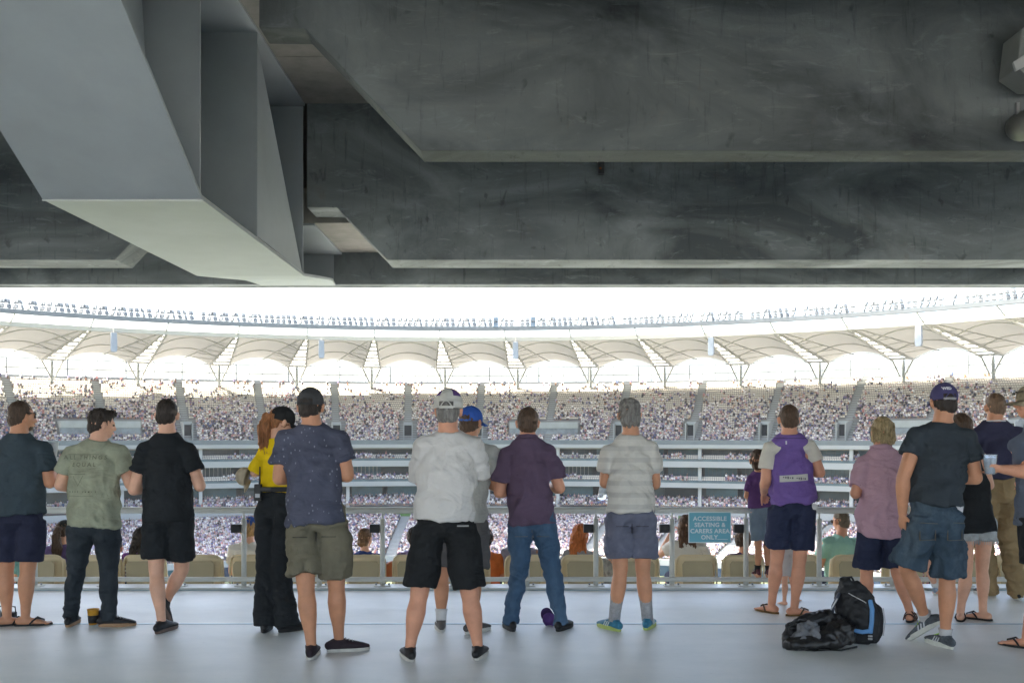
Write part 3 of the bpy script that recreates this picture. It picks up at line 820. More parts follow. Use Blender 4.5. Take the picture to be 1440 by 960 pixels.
def wrinkles(amp, seed, sc=(9, 9, 9), low=None, fade=None, sag=0.0):
    off = Vector((seed * 3.17, seed * 1.31, seed * 7.7))
    def f(me):
        n = len(me.vertices)
        co = np.empty(n*3); me.vertices.foreach_get("co", co); co = co.reshape(-1, 3)
        no = np.empty(n*3); me.vertices.foreach_get("normal", no); no = no.reshape(-1, 3)
        d = np.empty(n)
        for i in range(n):
            p = co[i]
            wv = noise.noise(Vector((p[0]*3.1, p[1]*3.1, p[2]*3.1)) + off)
            q = Vector((p[0]*sc[0] + wv*1.6, p[1]*sc[1], p[2]*sc[2] + wv*2.2)) + off
            a = .9 - abs(noise.noise(q)) * 3.4
            b = noise.noise(q*2.3)
            k = 1.0 if fade is None else fade(p)
            c = noise.noise(Vector((p[0]*4.5 + p[2]*5, p[1]*4.5, p[2]*7 - p[0]*3)) + off)
            d[i] = amp*1.5*(a*.65 + b*.25 + c*1.3)*k
        co += no * d[:, None]
        me.vertices.foreach_set("co", co.ravel()); me.update()
    return f
def skin_mat(name, col):
    return mat(name, col, .5, .13, 9, .12, 90, spec=.35)
SK = {'tan': (.54, .26, .15), 'red': (.62, .30, .19), 'fair': (.68, .38, .26), 'brown': (.40, .20, .115)}
def cloth(name, col, var=.16, vs=5.0, bump=.25, bs=230, rough=.9):
    if name in MATS: return MATS[name]
    if max(col) < .30: col = tuple(min(.5, c*1.4) for c in col)
    m = mat(name, col, rough, var, vs, bump, bs, spec=.15, bdist=.004)
    t = m.node_tree; b = t.nodes["Principled BSDF"]
    prev = b.inputs["Normal"].links[0].from_socket if b.inputs["Normal"].links else None
    tc = t.nodes.new("ShaderNodeTexCoord")
    k = (sum(ord(c) for c in name) % 17) * .37
    for sc, st, rot, dist, stg in ((3.6, (1.0, 1.0, 1.7), (.0, .5 - .06*k, .0), .055, .62), (9.0, (1.0, 1.0, 2.2), (.3, -.6 + .1*k, .2), .014, .28)):
        mp = t.nodes.new("ShaderNodeMapping"); mp.inputs["Scale"].default_value = st; mp.inputs["Rotation"].default_value = rot; mp.inputs["Location"].default_value = (k, k*2, k*3)
        t.links.new(tc.outputs["Object"], mp.inputs[0])
        n = t.nodes.new("ShaderNodeTexNoise"); n.inputs["Scale"].default_value = sc; n.inputs["Detail"].default_value = 2.5; n.inputs["Roughness"].default_value = .45; n.inputs["Distortion"].default_value = 1.3
        t.links.new(mp.outputs[0], n.inputs["Vector"])
        bp = t.nodes.new("ShaderNodeBump"); bp.inputs["Strength"].default_value = stg; bp.inputs["Distance"].default_value = dist
        t.links.new(n.outputs[0], bp.inputs["Height"])
        if prev is not None: t.links.new(prev, bp.inputs["Normal"])
        prev = bp.outputs[0]
    t.links.new(prev, b.inputs["Normal"])
    return m
def hair_mat(name, col):
    return mat(name, col, .55, .45, 26, .7, 60, vstretch=(3, 3, .6), spec=.4, bdist=.012)
def lerp(a, b, t): return a + (b - a)*t
class Pose: pass

def hand(mb, w, d, pn, side, scale=1.0, curl=.5):
    """palm, four fingers of unequal length and a thumb; w wrist, d direction, pn palm normal"""
    d = d.normalized(); pn = (pn - d*pn.dot(d)).normalized(); ac = d.cross(pn).normalized() * side
    s = scale
    mb.tube([w - d*.01, w + d*.03*s, w + d*.07*s, w + d*.088*s], [(.024*s, .021*s), (.034*s, .018*s), (.039*s, .016*s), (.036*s, .013*s)], 12, ref=ac)
    for i, (o_, L) in enumerate(((-.029, .062), (-.010, .074), (.010, .070), (.028, .056))):
        p0 = w + d*.078*s + ac*o_*s
        pts = [p0]; dd = d.copy(); c_ = curl * (1 + .14*i)
        for k, f_ in enumerate((.42, .33, .25)):
            rot = Matrix.Rotation(c_ * (.7 if k == 0 else 1.0), 3, ac if side > 0 else -ac)
            dd = (Matrix.Rotation(-c_*(.75 if k == 0 else 1.0)*1.0, 3, ac) @ dd) if (Matrix.Rotation(-.3, 3, ac) @ d).dot(pn) > 0 else (Matrix.Rotation(c_*(.75 if k == 0 else 1.0), 3, ac) @ dd)
            pts.append(pts[-1] + dd*L*f_*s)
        mb.tube(pts, [.0098*s, .0092*s, .0086*s, .0076*s], 8)
    t0 = w + d*.022*s - ac*.028*s
    td = (d*.62 - ac*.62 + pn*.35).normalized()
    t1 = t0 + td*.034*s; td2 = (td + d*.5 + pn*.25).normalized()
    mb.tube([t0, t1, t1 + td2*.028*s, t1 + (td2 + d*.2).normalized()*.05*s], [.0125*s, .0112*s, .0100*s, .0085*s], 8)

def head_frame(yaw, tilt, roll=0.0):
    return Matrix.Rotation(-R(yaw), 3, 'Z') @ Matrix.Rotation(-R(tilt), 3, 'X') @ Matrix.Rotation(R(roll), 3, 'Y')
def head_shape(mb, c, M, s=1.0):
    def e(o, r_): mb.ell(c + M @ (Vector(o)*s), tuple(x*s for x in r_), M)
    e((0, -.012, .022), (.074, .094, .094))        # skull
    e((0, .022, -.020), (.060, .068, .078))        # face
    e((0, .048, -.075), (.036, .036, .030))        # chin
    e((0, .040, -.060), (.050, .045, .036))        # jaw
    e((0, .098, -.018), (.012, .016, .018))        # nose tip
    e((0, .088, .002), (.009, .014, .026))         # nose bridge
    e((0, .072, .030), (.048, .018, .012))         # brow
    e((-.034, .070, -.028), (.018, .014, .016)); e((.034, .070, -.028), (.018, .014, .016))
    e((0, .088, -.053), (.022, .010, .008))        # lips
    for q in (-1, 1):
        e((q*.080, -.002, -.008), (.014, .018, .031))
        e((q*.087, -.008, .006), (.011, .014, .018))
def person(name, sp):
    """sp: pose in photo pixels at depth Y. Returns the root and a Pose with joints."""
    Y = sp['Y']; s = F / Y
    H = sp.get('H', 1.8); k = H/1.8; bld = sp.get('build', 1.0)
    def q(uv, dy=0.0): return P(uv[0], uv[1], Y + dy)
    pel = q(sp['pel']); neck = q(sp['neck'], sp.get('lean', .02))
    base = Vector((pel.x, Y, sp.get('z0', 0.0)))
    root = empty(sp.get('obj', "person"), base, sp['label'], "person")
    if sp.get('group'): root['group'] = sp['group']
    yaw = R(sp.get('yaw', 0)); fw = Vector((math.sin(yaw), math.cos(yaw), 0)); rt = Vector((math.cos(yaw), -math.sin(yaw), 0))
    L = lambda v: Vector(v) - base
    pel, neck = L(pel), L(neck)
    po = Pose(); po.root, po.base, po.fw, po.rt, po.k = root, base, fw, rt, k
    up = (neck - pel).normalized()
    shj = {}
    for sd, key in ((-1, 'shL'), (1, 'shR')):
        outer = L(q(sp[key], .03))
        shj[sd] = outer + rt * (-sd*.062*k) - UPV*.038*k
    po.shj = shj
    shc = (shj[-1] + shj[1]) / 2
    hwd = abs((shj[1] - shj[-1]).dot(rt)) / 2
    body = MB()
    # trunk
    hipw = .150*k*bld
    tr = [(pel + UPV*.01*k, hipw*.80, .07*k*bld), (pel + UPV*.04*k, hipw*.92, .085*k*bld), (pel + up*.10*k, hipw*.90, .088*k*bld), (pel + up*.2*k, hipw*.88, .088*k*bld)]
    d_ = shc - pel
    tr += [(pel + d_*.62, hwd*.84, .108*k*bld), (pel + d_*.86, hwd*.95, .105*k), (pel + d_*1.03, hwd*.70, .08*k), (neck, .068*k, .065*k)]
    body.tube([x[0] for x in tr], [(x[1], x[2]) for x in tr], 20, ref=rt)
    # head and neck
    hc = L(q(sp['head'], sp.get('head_dy', .05)))
    hyaw = sp.get('hyaw', 0); htilt = sp.get('tilt', 8)
    M = head_frame(hyaw, htilt, sp.get('roll', 0)); hs = sp.get('hs', 1.04)*k**.5
    body.tube([neck - UPV*.04*k, neck + UPV*.02, hc + M @ Vector((0, -.02, -.045))*hs], [.060*k*bld, .063*k*bld**.5, .062*k*bld**.5], 14, ref=(1, 0, 0))
    head_shape(body, hc, M, hs)
    po.hc, po.M, po.hs = hc, M, hs
    # arms
    po.arm = {}
    for sd, key in ((-1, 'armL'), (1, 'armR')):
        if key not in sp: continue
        a = sp[key]
        el = L(q(a[0], a[1])); sh = shj[sd]
        fd = (rt*a[2][0] + fw*a[2][1] + UPV*a[2][2]).normalized()
        wr = el + fd*.245*k
        body.tube([sh, lerp(sh, el, .35), lerp(sh, el, .75), el], [.050*k*bld, .053*k*bld, .048*k*bld, .045*k*bld], 12)
        body.tube([el, lerp(el, wr, .25), lerp(el, wr, .6), wr], [.045*k*bld, .049*k*bld, .040*k*bld, .029*k*bld], 12)
        body.tube([shc + (sh - shc)*.35 + UPV*.010, sh], [.058*k, .048*k*bld], 12)
        pn = a[3] if len(a) > 3 else (rt*(-sd)*.6 - UPV*.5)
        hand(body, wr, fd, pn, sd, k*1.02, sp.get('curl', .5))
        po.arm[sd] = (sh, el, wr, fd)
    # legs
    po.leg = {}
    for sd, key in ((-1, 'legL'), (1, 'legR')):
        if key not in sp: continue
        g = sp[key]                                 # (knee uv, knee dy, foot uv, toe angle, optional dict)
        ex = g[4] if len(g) > 4 else {}
        fy = ex.get('fy', floorY(g[2][1]) if 'z0' not in sp else Y)
        foot = P(g[2][0], g[2][1], fy)
        fz = ex.get('fz', 0.0) + sp.get('z0', 0.0)
        foot = L(Vector((foot.x, fy + .02, fz)))
        hip = pel + rt*(sd*.095*k*bld) - UPV*.02
        kn = L(q(g[0], 0)); kn.y = (hip.y + foot.y)/2 + g[1]
        ta = R(g[3]); fd = Vector((math.sin(ta), math.cos(ta), 0))
        ank = foot + UPV*.085*k + fd*.0
        pitch = ex.get('pitch', 0)
        if pitch:
            fd = Matrix.Rotation(R(pitch), 3, fd.cross(UPV)) @ fd
            ank = foot + UPV*(.10*k)
        bl2 = bld; bld = bld*(.78 if sp.get('long') else 1)
        body.tube([hip, lerp(hip, kn, .3), lerp(hip, kn, .7), kn], [.070*k*bld, .076*k*bld, .064*k*bld, .056*k*bld], 14)
        back = -fw*.012
        body.tube([kn, lerp(kn, ank, .12), lerp(kn, ank, .30) + back, lerp(kn, ank, .5) + back*.7, lerp(kn, ank, .78), ank - UPV*.01],
                  [.054*k*bld, .053*k*bld, .059*k*bld, .053*k*bld, .037*k*bld, .034*k], 14)
        bld = bl2
        upf = fd.cross(Vector((fd.y, -fd.x, 0)).normalized()); upf = upf if upf.z > 0 else -upf
        rf = fd.cross(upf).normalized()
        a0 = ank - upf*.045*k
        if ex.get('bare', sp.get('bare')):
            body.tube([a0 - fd*.045*k, a0 - upf*.005*k, a0 + fd*.06*k - upf*.008*k, a0 + fd*.12*k - upf*.018*k, a0 + fd*.145*k - upf*.022*k],
                      [(.030*k, .033*k), (.033*k, .036*k), (.036*k, .028*k), (.042*k, .018*k), (.040*k, .013*k)], 12, ref=rf)
            for i in range(5):
                o_ = (-.034 + .017*i)
                Lt = (.032, .033, .030, .026, .022)[i if sd < 0 else i] if False else (.034 - .0028*(4-i if sd < 0 else i))
                p0 = a0 + fd*.150*k + rf*o_*k - upf*.024*k
                body.tube([p0, p0 + fd*Lt*k], [.0095*k, .0085*k], 8)
        else:
            body.tube([a0 - fd*.03, a0 + fd*.08], [.03, .026], 8)
        po.leg[sd] = (hip, kn, ank, foot, fd, upf, rf)
    bodyo = fuse(body, "body", sp.get('voxel', .0075), skin_mat("skin_" + sp.get('skin', 'tan'), SK[sp.get('skin', 'tan')]), 1, .38, None, root)
    po.body = bodyo
    # face details
    for q_ in (-1, 1):
        MB().ell(hc + M @ Vector((q_*.031, .079, .008))*hs, (.012, .010, .008), M, 10, 6).build("eye", mat("eye_dark", (.05, .035, .03), .25, 0), root, smooth=True)
    MB().ell(hc + M @ Vector((0, .095, -.053))*hs, (.020, .006, .006), M, 10, 6).build("mouth", mat("lips", (.38, .15, .12), .5, 0), root, smooth=True)
    po.pel, po.neck, po.shc, po.up, po.q, po.L, po.s, po.Y, po.bld = pel, neck, shc, up, q, L, s, Y, bld
    po.hwd = hwd
    return po

def shirt(po, name, m, hem_v, hem_hw, sleeveL=None, sleeveR=None, amp=.009, seed=1, hem_d=.152, waist=None, hem_dx=0.0, voxel=.009, neck_r=.072, sl_r=.078, chest=1.0, tailed=0.0, nosleeve=False, trunk=1.0, inflate=0.0):
    k, rt, fw = po.k, po.rt, po.fw
    hem = po.q((720, hem_v)); hz = hem.z - po.base.z
    pel, neck, shc, up = po.pel, po.neck, po.shc, po.up
    hp = Vector((pel.x + hem_dx, pel.y, hz)); bld = po.bld
    top = shc
    wst = waist if waist else hem_hw*.95
    mb = MB()
    arm = po.hwd
    ch = max(hem_hw*.96, arm*1.02)*chest
    secs = [(hp, hem_hw, hem_d*k*bld), (lerp(hp, top, .12), hem_hw*.985, hem_d*k*bld), (lerp(hp, top, .38), wst, hem_d*.88*k*bld), (lerp(hp, top, .66), lerp(wst, ch, .65), .132*k*bld),
            (lerp(hp, top, .86), arm*(.93 if nosleeve else 1.06), .124*k), (lerp(hp, top, .98), arm*(.84 if nosleeve else .98), .108*k), (lerp(top, neck, .35), arm*.74 + .03, .092*k), (lerp(top, neck, .66), neck_r*1.75*k, .084*k), (lerp(top, neck, .93) - fw*.004, neck_r*1.14*k, .080*k)]
    secs = [(a, b*trunk, c*trunk) for a, b, c in secs]
    mb.tube([x[0] for x in secs], [(x[1], x[2]) for x in secs], 26, ref=rt, cap='flat')
    for sd, sl in ((-1, sleeveL), (1, sleeveR)):
        if sd not in po.arm: continue
        sh, el, wr, fd = po.arm[sd]
        inner = shc + (sh - shc)*.2 + UPV*.02
        if nosleeve: mb.tube([lerp(neck, sh, .22) - UPV*.050*k, lerp(neck, sh, .55) - UPV*.034*k, lerp(neck, sh, .74) - UPV*.020*k], [.05*k + inflate, .060*k + inflate, .052*k + inflate], 14, cap='flat')
        elif trunk == 1.0: mb.tube([lerp(neck, sh, .22) - UPV*.050*k, lerp(neck, sh, .6) - UPV*.028*k, sh + UPV*.004], [.05*k + inflate, .064*k + inflate, .068*k*bld + inflate], 14)
        if nosleeve: continue
        t = sl if sl is not None else .62
        if t <= 1.0:
            e = lerp(sh, el, t)
            mb.tube([inner, sh + UPV*.004, lerp(sh, e, .5), e], [.085*k, .072*k*bld, sl_r*.96*k*bld, sl_r*k*bld], 16, cap='flat')
        else:
            e = lerp(el, wr, t - 1)
            mb.tube([inner, sh, lerp(sh, el, .6), el, e], [.085*k, .074*k*bld, .070*k*bld, .062*k*bld, .052*k], 16, cap='flat')
    def fade(p): return .35 + .65*min(1, max(0, (top.z - p[2])/.25 + .25))
    W_ = wrinkles(amp, seed, (6.5, 6.5, 8.5), fade=fade)
    def dd(me):
        if tailed:
            for v in me.vertices:
                if v.co.z < hz + .12:
                    x = (v.co.x - hp.x)/hem_hw
                    v.co.z -= tailed*(1 - min(1, x*x))*(1 - (v.co.z - hz)/.12)
        for v in me.vertices:                       # uneven hem
            if v.co.z < hz + .10:
                v.co.z += .010*noise.noise(Vector((v.co.x*9, v.co.y*9, seed)))*(1 - (v.co.z - hz)/.10)
        W_(me)
    o = fuse(mb, name, voxel, m, 2, .55, dd, po.root)
    return o
def lower(po, name, m, hems, r_hem, kind='shorts', amp=.008, seed=2, top_v=None, r_knee=.075, r_ank=.068, voxel=.009, seat=1.0, hipw=None):
    """hems: {side: pixel row of the hem} for shorts, or None for long trousers"""
    k, rt, fw, bld = po.k, po.rt, po.fw, po.bld
    pel = po.pel
    mb = MB()
    hw = (hipw if hipw else .168*k*bld)
    topz = (po.q((720, top_v)).z - po.base.z) if top_v else pel.z + .12*k
    tp = Vector((pel.x, pel.y, topz))
    mb.tube([pel - UPV*.085*k, pel - UPV*.05*k, pel + UPV*.0, lerp(pel, tp, .6), tp], [(hw*.7, .085*k*bld*seat), (hw*.90, .108*k*bld*seat), (hw*1.0, .118*k*bld*seat), (hw*.96, .108*k*bld), (hw*.91, .100*k*bld)], 22, ref=rt, cap='flat')
    for sd in po.leg:
        hip, kn, ank, foot, fd, upf, rf = po.leg[sd]
        for q_ in (-1, 1): pass
        mb.ell(hip - fw*.032*k - UPV*.015, (.084*k*bld, .078*k*bld, .090*k))        # seat cheeks
        if kind == 'shorts':
            hz = po.q((720, hems[sd])).z - po.base.z
            t = (hip.z - hz)/max(.01, (hip.z - kn.z))
            if t <= 1: e = hip + (kn - hip)*t
            else: e = kn + (ank - kn)*((kn.z - hz)/(kn.z - ank.z))
            pts = [hip, lerp(hip, e, .35), lerp(hip, e, .7), e] if t <= 1 else [hip, lerp(hip, kn, .6), kn, e]
            mb.tube(pts, [(.098*k*bld, .105*k*bld), (.104*k*bld, .11*k*bld), (lerp(.104*k*bld, r_hem, .6),)*2, (r_hem, r_hem*1.03)], 18, ref=rt, cap='flat')
        else:
            e = lerp(ank, foot, .45)
            mb.tube([hip, lerp(hip, kn, .35), lerp(hip, kn, .75), kn, lerp(kn, ank, .35) - fw*.008, lerp(kn, ank, .75), e],
                    [(.097*k*bld, .105*k*bld), (.097*k*bld, .103*k*bld), (lerp(.09*k, r_knee, .6),)*2, (r_knee, r_knee*1.05), (lerp(r_knee, r_ank, .3)*1.02,)*2, (r_ank, r_ank*1.04), (r_ank, r_ank*1.08)], 18, ref=rt, cap='flat')
    return fuse(mb, name, voxel, m, 1, .55, wrinkles(amp, seed, (7, 7, 14) if kind != 'shorts' else (8, 8, 7)), po.root)
def shoes(po, upper, sole, sole_h=.022, kinds=('shoe',), high=.0, wide=1.0, lace=None, stripes=None):
    out = []
    for sd in po.leg:
        hip, kn, ank, foot, fd, upf, rf = po.leg[sd]
        k = po.k*1.02
        o = ank - upf*(.085*po.k)
        mb = MB()
        mb.tube([o - fd*.068*k + upf*.045, o - fd*.03*k + upf*.052, o + fd*.03*k + upf*.048, o + fd*.10*k + upf*.040, o + fd*.165*k + upf*.032, o + fd*.195*k + upf*.028],
                [(.028*k*wide, .030*k), (.036*k*wide, .042*k), (.038*k*wide, .042*k), (.043*k*wide, .030*k), (.042*k*wide, .020*k), (.028*k*wide, .013*k)], 16, ref=rf)
        mb.tube([o + upf*.05, o + upf*(.088 + high)], [(.038*k, .048*k), (.041*k, .050*k)], 14, ref=rf, cap='flat')
        sh = fuse(mb, "shoe", .0055, upper, 2, .5, None, po.root)
        n = 22; vs = []
        outline = []
        for i in range(n):
            a = 2*math.pi*i/n; c, s_ = math.cos(a), math.sin(a)
            x = .047*k*wide*s_*(1 + .10*c) * (1 if c > 0 else .84)
            y = .064*k + .148*k*math.copysign(abs(c)**.8, c)
            outline.append((x, y))
        for h, g in ((0.0, .96), (sole_h*.5, 1.0), (sole_h + .006, .97)):
            for x, y in outline: vs.append(o + rf*x*g + fd*((y - .064*k)*g + .064*k) + upf*(h + .001))
        fs = [tuple(range(n)), tuple(range(2*n, 3*n))] + [(j*n + i, j*n + (i+1) % n, (j+1)*n + (i+1) % n, (j+1)*n + i) for j in (0, 1) for i in range(n)]
        MB().add(vs, fs).build("sole", sole, sh, smooth=False)
        if lace:
            for i in range(4):
                c0 = o + fd*(.045 + .022*i)*k + upf*(.093 - .009*i)*1.0
                MB().tube([c0 - rf*.022 - upf*.006, c0 + upf*.002, c0 + rf*.022 - upf*.006], [.0035]*3, 6).build("lace", lace, sh)
        if stripes:
            for i in range(3):
                for q_ in (-1, 1):
                    c0 = o + fd*(.03 + .024*i)*k + upf*.035
                    MB().tube([c0 + rf*q_*.042*k*wide, c0 + rf*q_*.036*k*wide + upf*.03 - fd*.015], [.005, .005], 6).build("stripe", stripes, sh)
        out.append(sh)
    return out
def flipflops(po, m_sole, m_strap, sandal=False):
    for sd in po.leg:
        hip, kn, ank, foot, fd, upf, rf = po.leg[sd]; k = po.k
        o = ank - upf*(.085*k)
        n = 22; outline = []
        for i in range(n):
            a = 2*math.pi*i/n; c, s_ = math.cos(a), math.sin(a)
            outline.append((.046*k*s_*(1 if c > 0 else .82), .058*k + .140*k*math.copysign(abs(c)**.8, c)))
        vs = [o + rf*x + fd*y + upf*h for h in (.002, .017) for x, y in outline]
        so = MB().add(vs, [tuple(range(n)), tuple(range(2*n-1, n-1, -1))] + [(i, (i+1) % n, (i+1) % n + n, i + n) for i in range(n)]).build("sandal_sole" if sandal else "flip_flop_sole", m_sole, po.root)
        toe = o + fd*.135*k + upf*.020 - rf*.008*sd
        for q_ in (-1, 1):
            e = o + fd*.035*k + rf*q_*.043*k + upf*.018
            mid = lerp(toe, e, .5) + upf*.040
            MB().tube([toe, toe + upf*.024, mid + upf*.004, lerp(mid, e, .6) + upf*.006, e], [.005, .006, .0075, .0075, .006], 8).build("strap", m_strap, so)
        if sandal:
            for y_, h_ in ((-.02, .075), (.09, .052), (-.045, .05)):
                pts = [o + fd*y_*k + rf*(.045*math.cos(t)) + upf*(.018 + h_*math.sin(t)) for t in [math.pi*i/8 for i in range(9)]]
                MB().tube(pts, [(.012, .005)]*9, 8, ref=fd).build("strap", m_strap, so)
def socks(po, m, top=.16, r_=.042):
    for sd in po.leg:
        hip, kn, ank, foot, fd, upf, rf = po.leg[sd]; k = po.k
        t = lerp(ank, kn, top/ max(.1, (kn - ank).length))
        MB().tube([ank - UPV*.02, ank + (t - ank)*.3, lerp(ank, t, .7), t], [r_*k, r_*1.02*k, r_*1.1*k, r_*1.22*k*po.bld**.5], 16, cap='flat').build("sock", m, po.root, smooth=True)
def hair(po, m, style='short', seed=1, amp=.005, vol=0.003):
    if style == 'undercap': amp = .003
    c, M, s = po.hc, po.M, po.hs
    mb = MB()
    def e(o, r_): mb.ell(c + M @ (Vector(o)*s), tuple((x + vol)*s for x in r_), M)
    if style == 'buzz':
        amp = .003
        e((0, -.022, .034), (.0785, .090, .090)); e((0, -.050, -.022), (.070, .056, .064))
    elif style == 'short':
        e((0, -.020, .036), (.080, .092, .090)); e((0, -.048, -.030), (.068, .056, .072))
    elif style == 'quiff':
        e((0, -.020, .038), (.080, .092, .092)); e((0, -.048, -.028), (.068, .056, .070)); e((0, .045, .095), (.055, .05, .035))
    elif style == 'undercap':
        e((0, -.044, -.024), (.070, .058, .068)); e((0, -.034, .025), (.068, .080, .062)); e((-.055, -.01, -.002), (.024, .04, .035)); e((.055, -.01, -.002), (.024, .04, .035))
    elif style == 'bob':
        e((0, -.018, .036), (.086, .098, .094)); e((0, -.046, -.03), (.084, .062, .078)); e((-.062, -.01, -.02), (.028, .052, .066)); e((.062, -.01, -.02), (.028, .052, .066))
    elif style == 'long':
        e((0, -.018, .036), (.084, .097, .092)); e((0, -.046, -.03), (.083, .060, .078)); e((-.066, .0, -.03), (.024, .05, .07)); e((.066, .0, -.03), (.024, .05, .07))
        b0 = c + M @ Vector((0, -.05, -.03))*s
        for dx in (-.05, -.017, .017, .05):
            mb.tube([b0 + po.rt*dx*.8, b0 + po.rt*dx*1.15 + UPV*-.10 - po.fw*.04, b0 + po.rt*dx*1.35 + UPV*-.20 - po.fw*.055, b0 + po.rt*dx*1.1 + UPV*-.32 - po.fw*.05], [(.034, .03), (.036, .03), (.032, .026), (.014, .012)], 10, ref=po.rt)
    elif style == 'ponytail':
        e((0, -.020, .032), (.079, .092, .088)); e((0, -.050, -.014), (.066, .054, .058))
        b0 = c + M @ Vector((0, -.105, .02))*s
        bx = -M.col[1].x*0
        o = M @ Vector((0, -1, 0))
        for i, dx in enumerate((-.018, 0, .018)):
            mb.tube([b0 - o*.03, b0 + o*.03 + po.rt*dx*.5, b0 + o*.06 - UPV*.10 + po.rt*dx, b0 + o*.05 - UPV*.22 + po.rt*dx*1.6, b0 + o*.035 - UPV*.31 + po.rt*dx*1.2, b0 + o*.01 - UPV*.38 + po.rt*dx*.6],
                    [.016, .022, .030, .030, .022, .008], 10)
    ho = fuse(mb, "hair", .0065, m, 1, .6, wrinkles(amp*1.3, seed, (42, 42, 16)), po.root)
    if style in ('long', 'ponytail', 'bob', 'short'):
        st = MB(); n = {'long': 90, 'ponytail': 70, 'bob': 70, 'short': 60}[style]
        rnd = random.Random(seed)
        for _ in range(n):
            if style == 'long':
                x = rnd.uniform(-.075, .075); L_ = rnd.uniform(.22, .36)
                p0 = c + M @ Vector((x*.9, -.085 + abs(x)*.5, rnd.uniform(0, .05)))*s
                pts = [p0, p0 + po.rt*x*.25 - UPV*L_*.4 - po.fw*.03, p0 + po.rt*x*.5 - UPV*L_*.8 - po.fw*.035, p0 + po.rt*(x*.4 + rnd.uniform(-.02, .02)) - UPV*L_ - po.fw*.02]
            elif style == 'ponytail':
                b0 = c + M @ Vector((0, -.105, .02))*s; o_ = M @ Vector((0, -1, 0)); j = Vector((rnd.uniform(-.03, .03), rnd.uniform(-.03, .03), 0)); L_ = rnd.uniform(.3, .42)
                pts = [b0 + o_*.02, b0 + o_*.06 + j - UPV*.08, b0 + o_*.055 + j*1.3 - UPV*L_*.6, b0 + o_*.02 + j*1.2 - UPV*L_]
            else:
                a_ = rnd.uniform(-1.9, 1.9); rr_ = .090 if style == 'bob' else .082
                p0 = Vector((math.sin(a_)*rr_, -math.cos(a_)*rr_*1.12 - .01, rnd.uniform(-.02, .06))); L_ = rnd.uniform(.04, .09) * (1 if style == 'bob' else .45)
                pts = [c + M @ (p0*s), c + M @ ((p0*1.03 - UPV*L_*.6)*s), c + M @ ((p0*1.0 - UPV*L_)*s)]
            st.tube(pts, [.0028] + [.0034]*(len(pts) - 2) + [.001], 4, cap='flat')
        so_ = st.build("hair_strands", m, ho, smooth=True); so_['kind'] = 'stuff'
    return ho
def cap(po, m, m_brim=None, back_open=True, panels=None, yaw=0, m2=None, strap=None, up=0.0, size=1.0):
    c, M, s = po.hc, po.M @ Matrix.Rotation(-R(yaw), 3, 'Z'), po.hs
    n, rows = 36, 10
    cen = Vector((0, -.010, .030 + up))
    def pt(la, lo, k_=1.0):
        x = .0865*math.cos(la)*math.sin(lo); y = .104*math.cos(la)*math.cos(lo); z = .100*math.sin(la)**.92 if la > 0 else .100*math.sin(la)
        return c + M @ ((cen + Vector((x, y, z))*k_*size)*s)
    lat = [R(-14 + 104*i/rows) for i in range(rows)] + [R(89.5)]
    def mk(k0, k1, sel):
        mb = MB(); vs = []
        for kk in (k0, k1):
            for la in lat:
                for j in range(n): vs.append(pt(la, 2*math.pi*j/n, kk))
        N = (rows + 1)*n; fs = []
        for i in range(rows):
            for j in range(n):
                lo = ((j + .5)/n*360) % 360; back = abs(lo - 180)
                if back_open and back < 27 and i < 2: continue
                if not sel(lo, i): continue
                a, b = i*n + j, i*n + (j+1) % n
                fs.append((a, b, b + n, a + n)); fs.append((a + N, a + n + N, b + n + N, b + N))
        for j in range(n):
            lo = ((j + .5)/n*360) % 360
            if back_open and abs(lo - 180) < 27: continue
            if sel(lo, 0): fs.append((j, (j+1) % n, (j+1) % n + N, j + N))
        return mb.add(vs, fs)
    root_ = None
    if panels:
        crown = mk(1.0, .975, lambda lo, i: not panels(lo, i)).build("cap", m, po.root, smooth=True)
        mk(1.0, .975, panels).build("cap_panel", m2, crown, smooth=True)
    else:
        crown = mk(1.0, .975, lambda lo, i: True).build("cap", m, po.root, smooth=True)
    # seams, button, strap, brim
    for q_ in range(6):
        lo = R(30 + 60*q_)
        MB().tube([pt(la, lo, 1.004) for la in lat[4 if abs(math.degrees(lo) - 180) < 40 else 0:]], [.0018]*(len(lat) - (4 if abs(math.degrees(lo) - 180) < 40 else 0)), 5, cap='flat').build("seam", m, crown)
    MB().ell(pt(R(90), 0, 1.0), (.008, .008, .005), M).build("button", m, crown)
    if back_open:
        ar = [pt(lat[0] + R(22)*math.sin(math.pi*i/8), R(180 - 27 + 54*i/8), 1.005) for i in range(9)]
        MB().tube(ar, [.004]*9, 6).build("opening_trim", m_brim or m, crown)
        MB().tube([pt(lat[0] + R(2), R(180 - 28 + 56*i/8), 1.004) for i in range(9)], [(.004, .009)]*9, 8, ref=(0, .3, .05)).build("strap", strap or m, crown)
    nb = 12; vs = []
    for h in (0, -.004):
        for i in range(nb + 1):
            t = -1 + 2*i/nb; lo = R(t*62)
            a = cen + Vector((.0865*math.sin(lo), .104*math.cos(lo), -.018 + h))*1.0
            ln = .070*(1 - .55*t*t*t*t) * math.sqrt(max(0.02, 1 - (t*.93)**2)) + .006
            b = a + Vector((math.sin(lo)*.35*ln, ln, -.012 - .022*t*t + h*.2))
            vs += [c + M @ (a*s), c + M @ (b*s)]
    N = 2*(nb + 1); fs = []
    for i in range(nb):
        a = 2*i; fs += [(a, a+1, a+3, a+2), (a+N, a+2+N, a+3+N, a+1+N), (a+1, a+1+N, a+3+N, a+3), (a, a+2, a+2+N, a+N)]
    fs += [(0, N, N+1, 1), (N-2, N-1, 2*N-1, 2*N-2)]
    MB().add(vs, fs).build("brim", m_brim or m, crown, smooth=True)
    return crown, pt
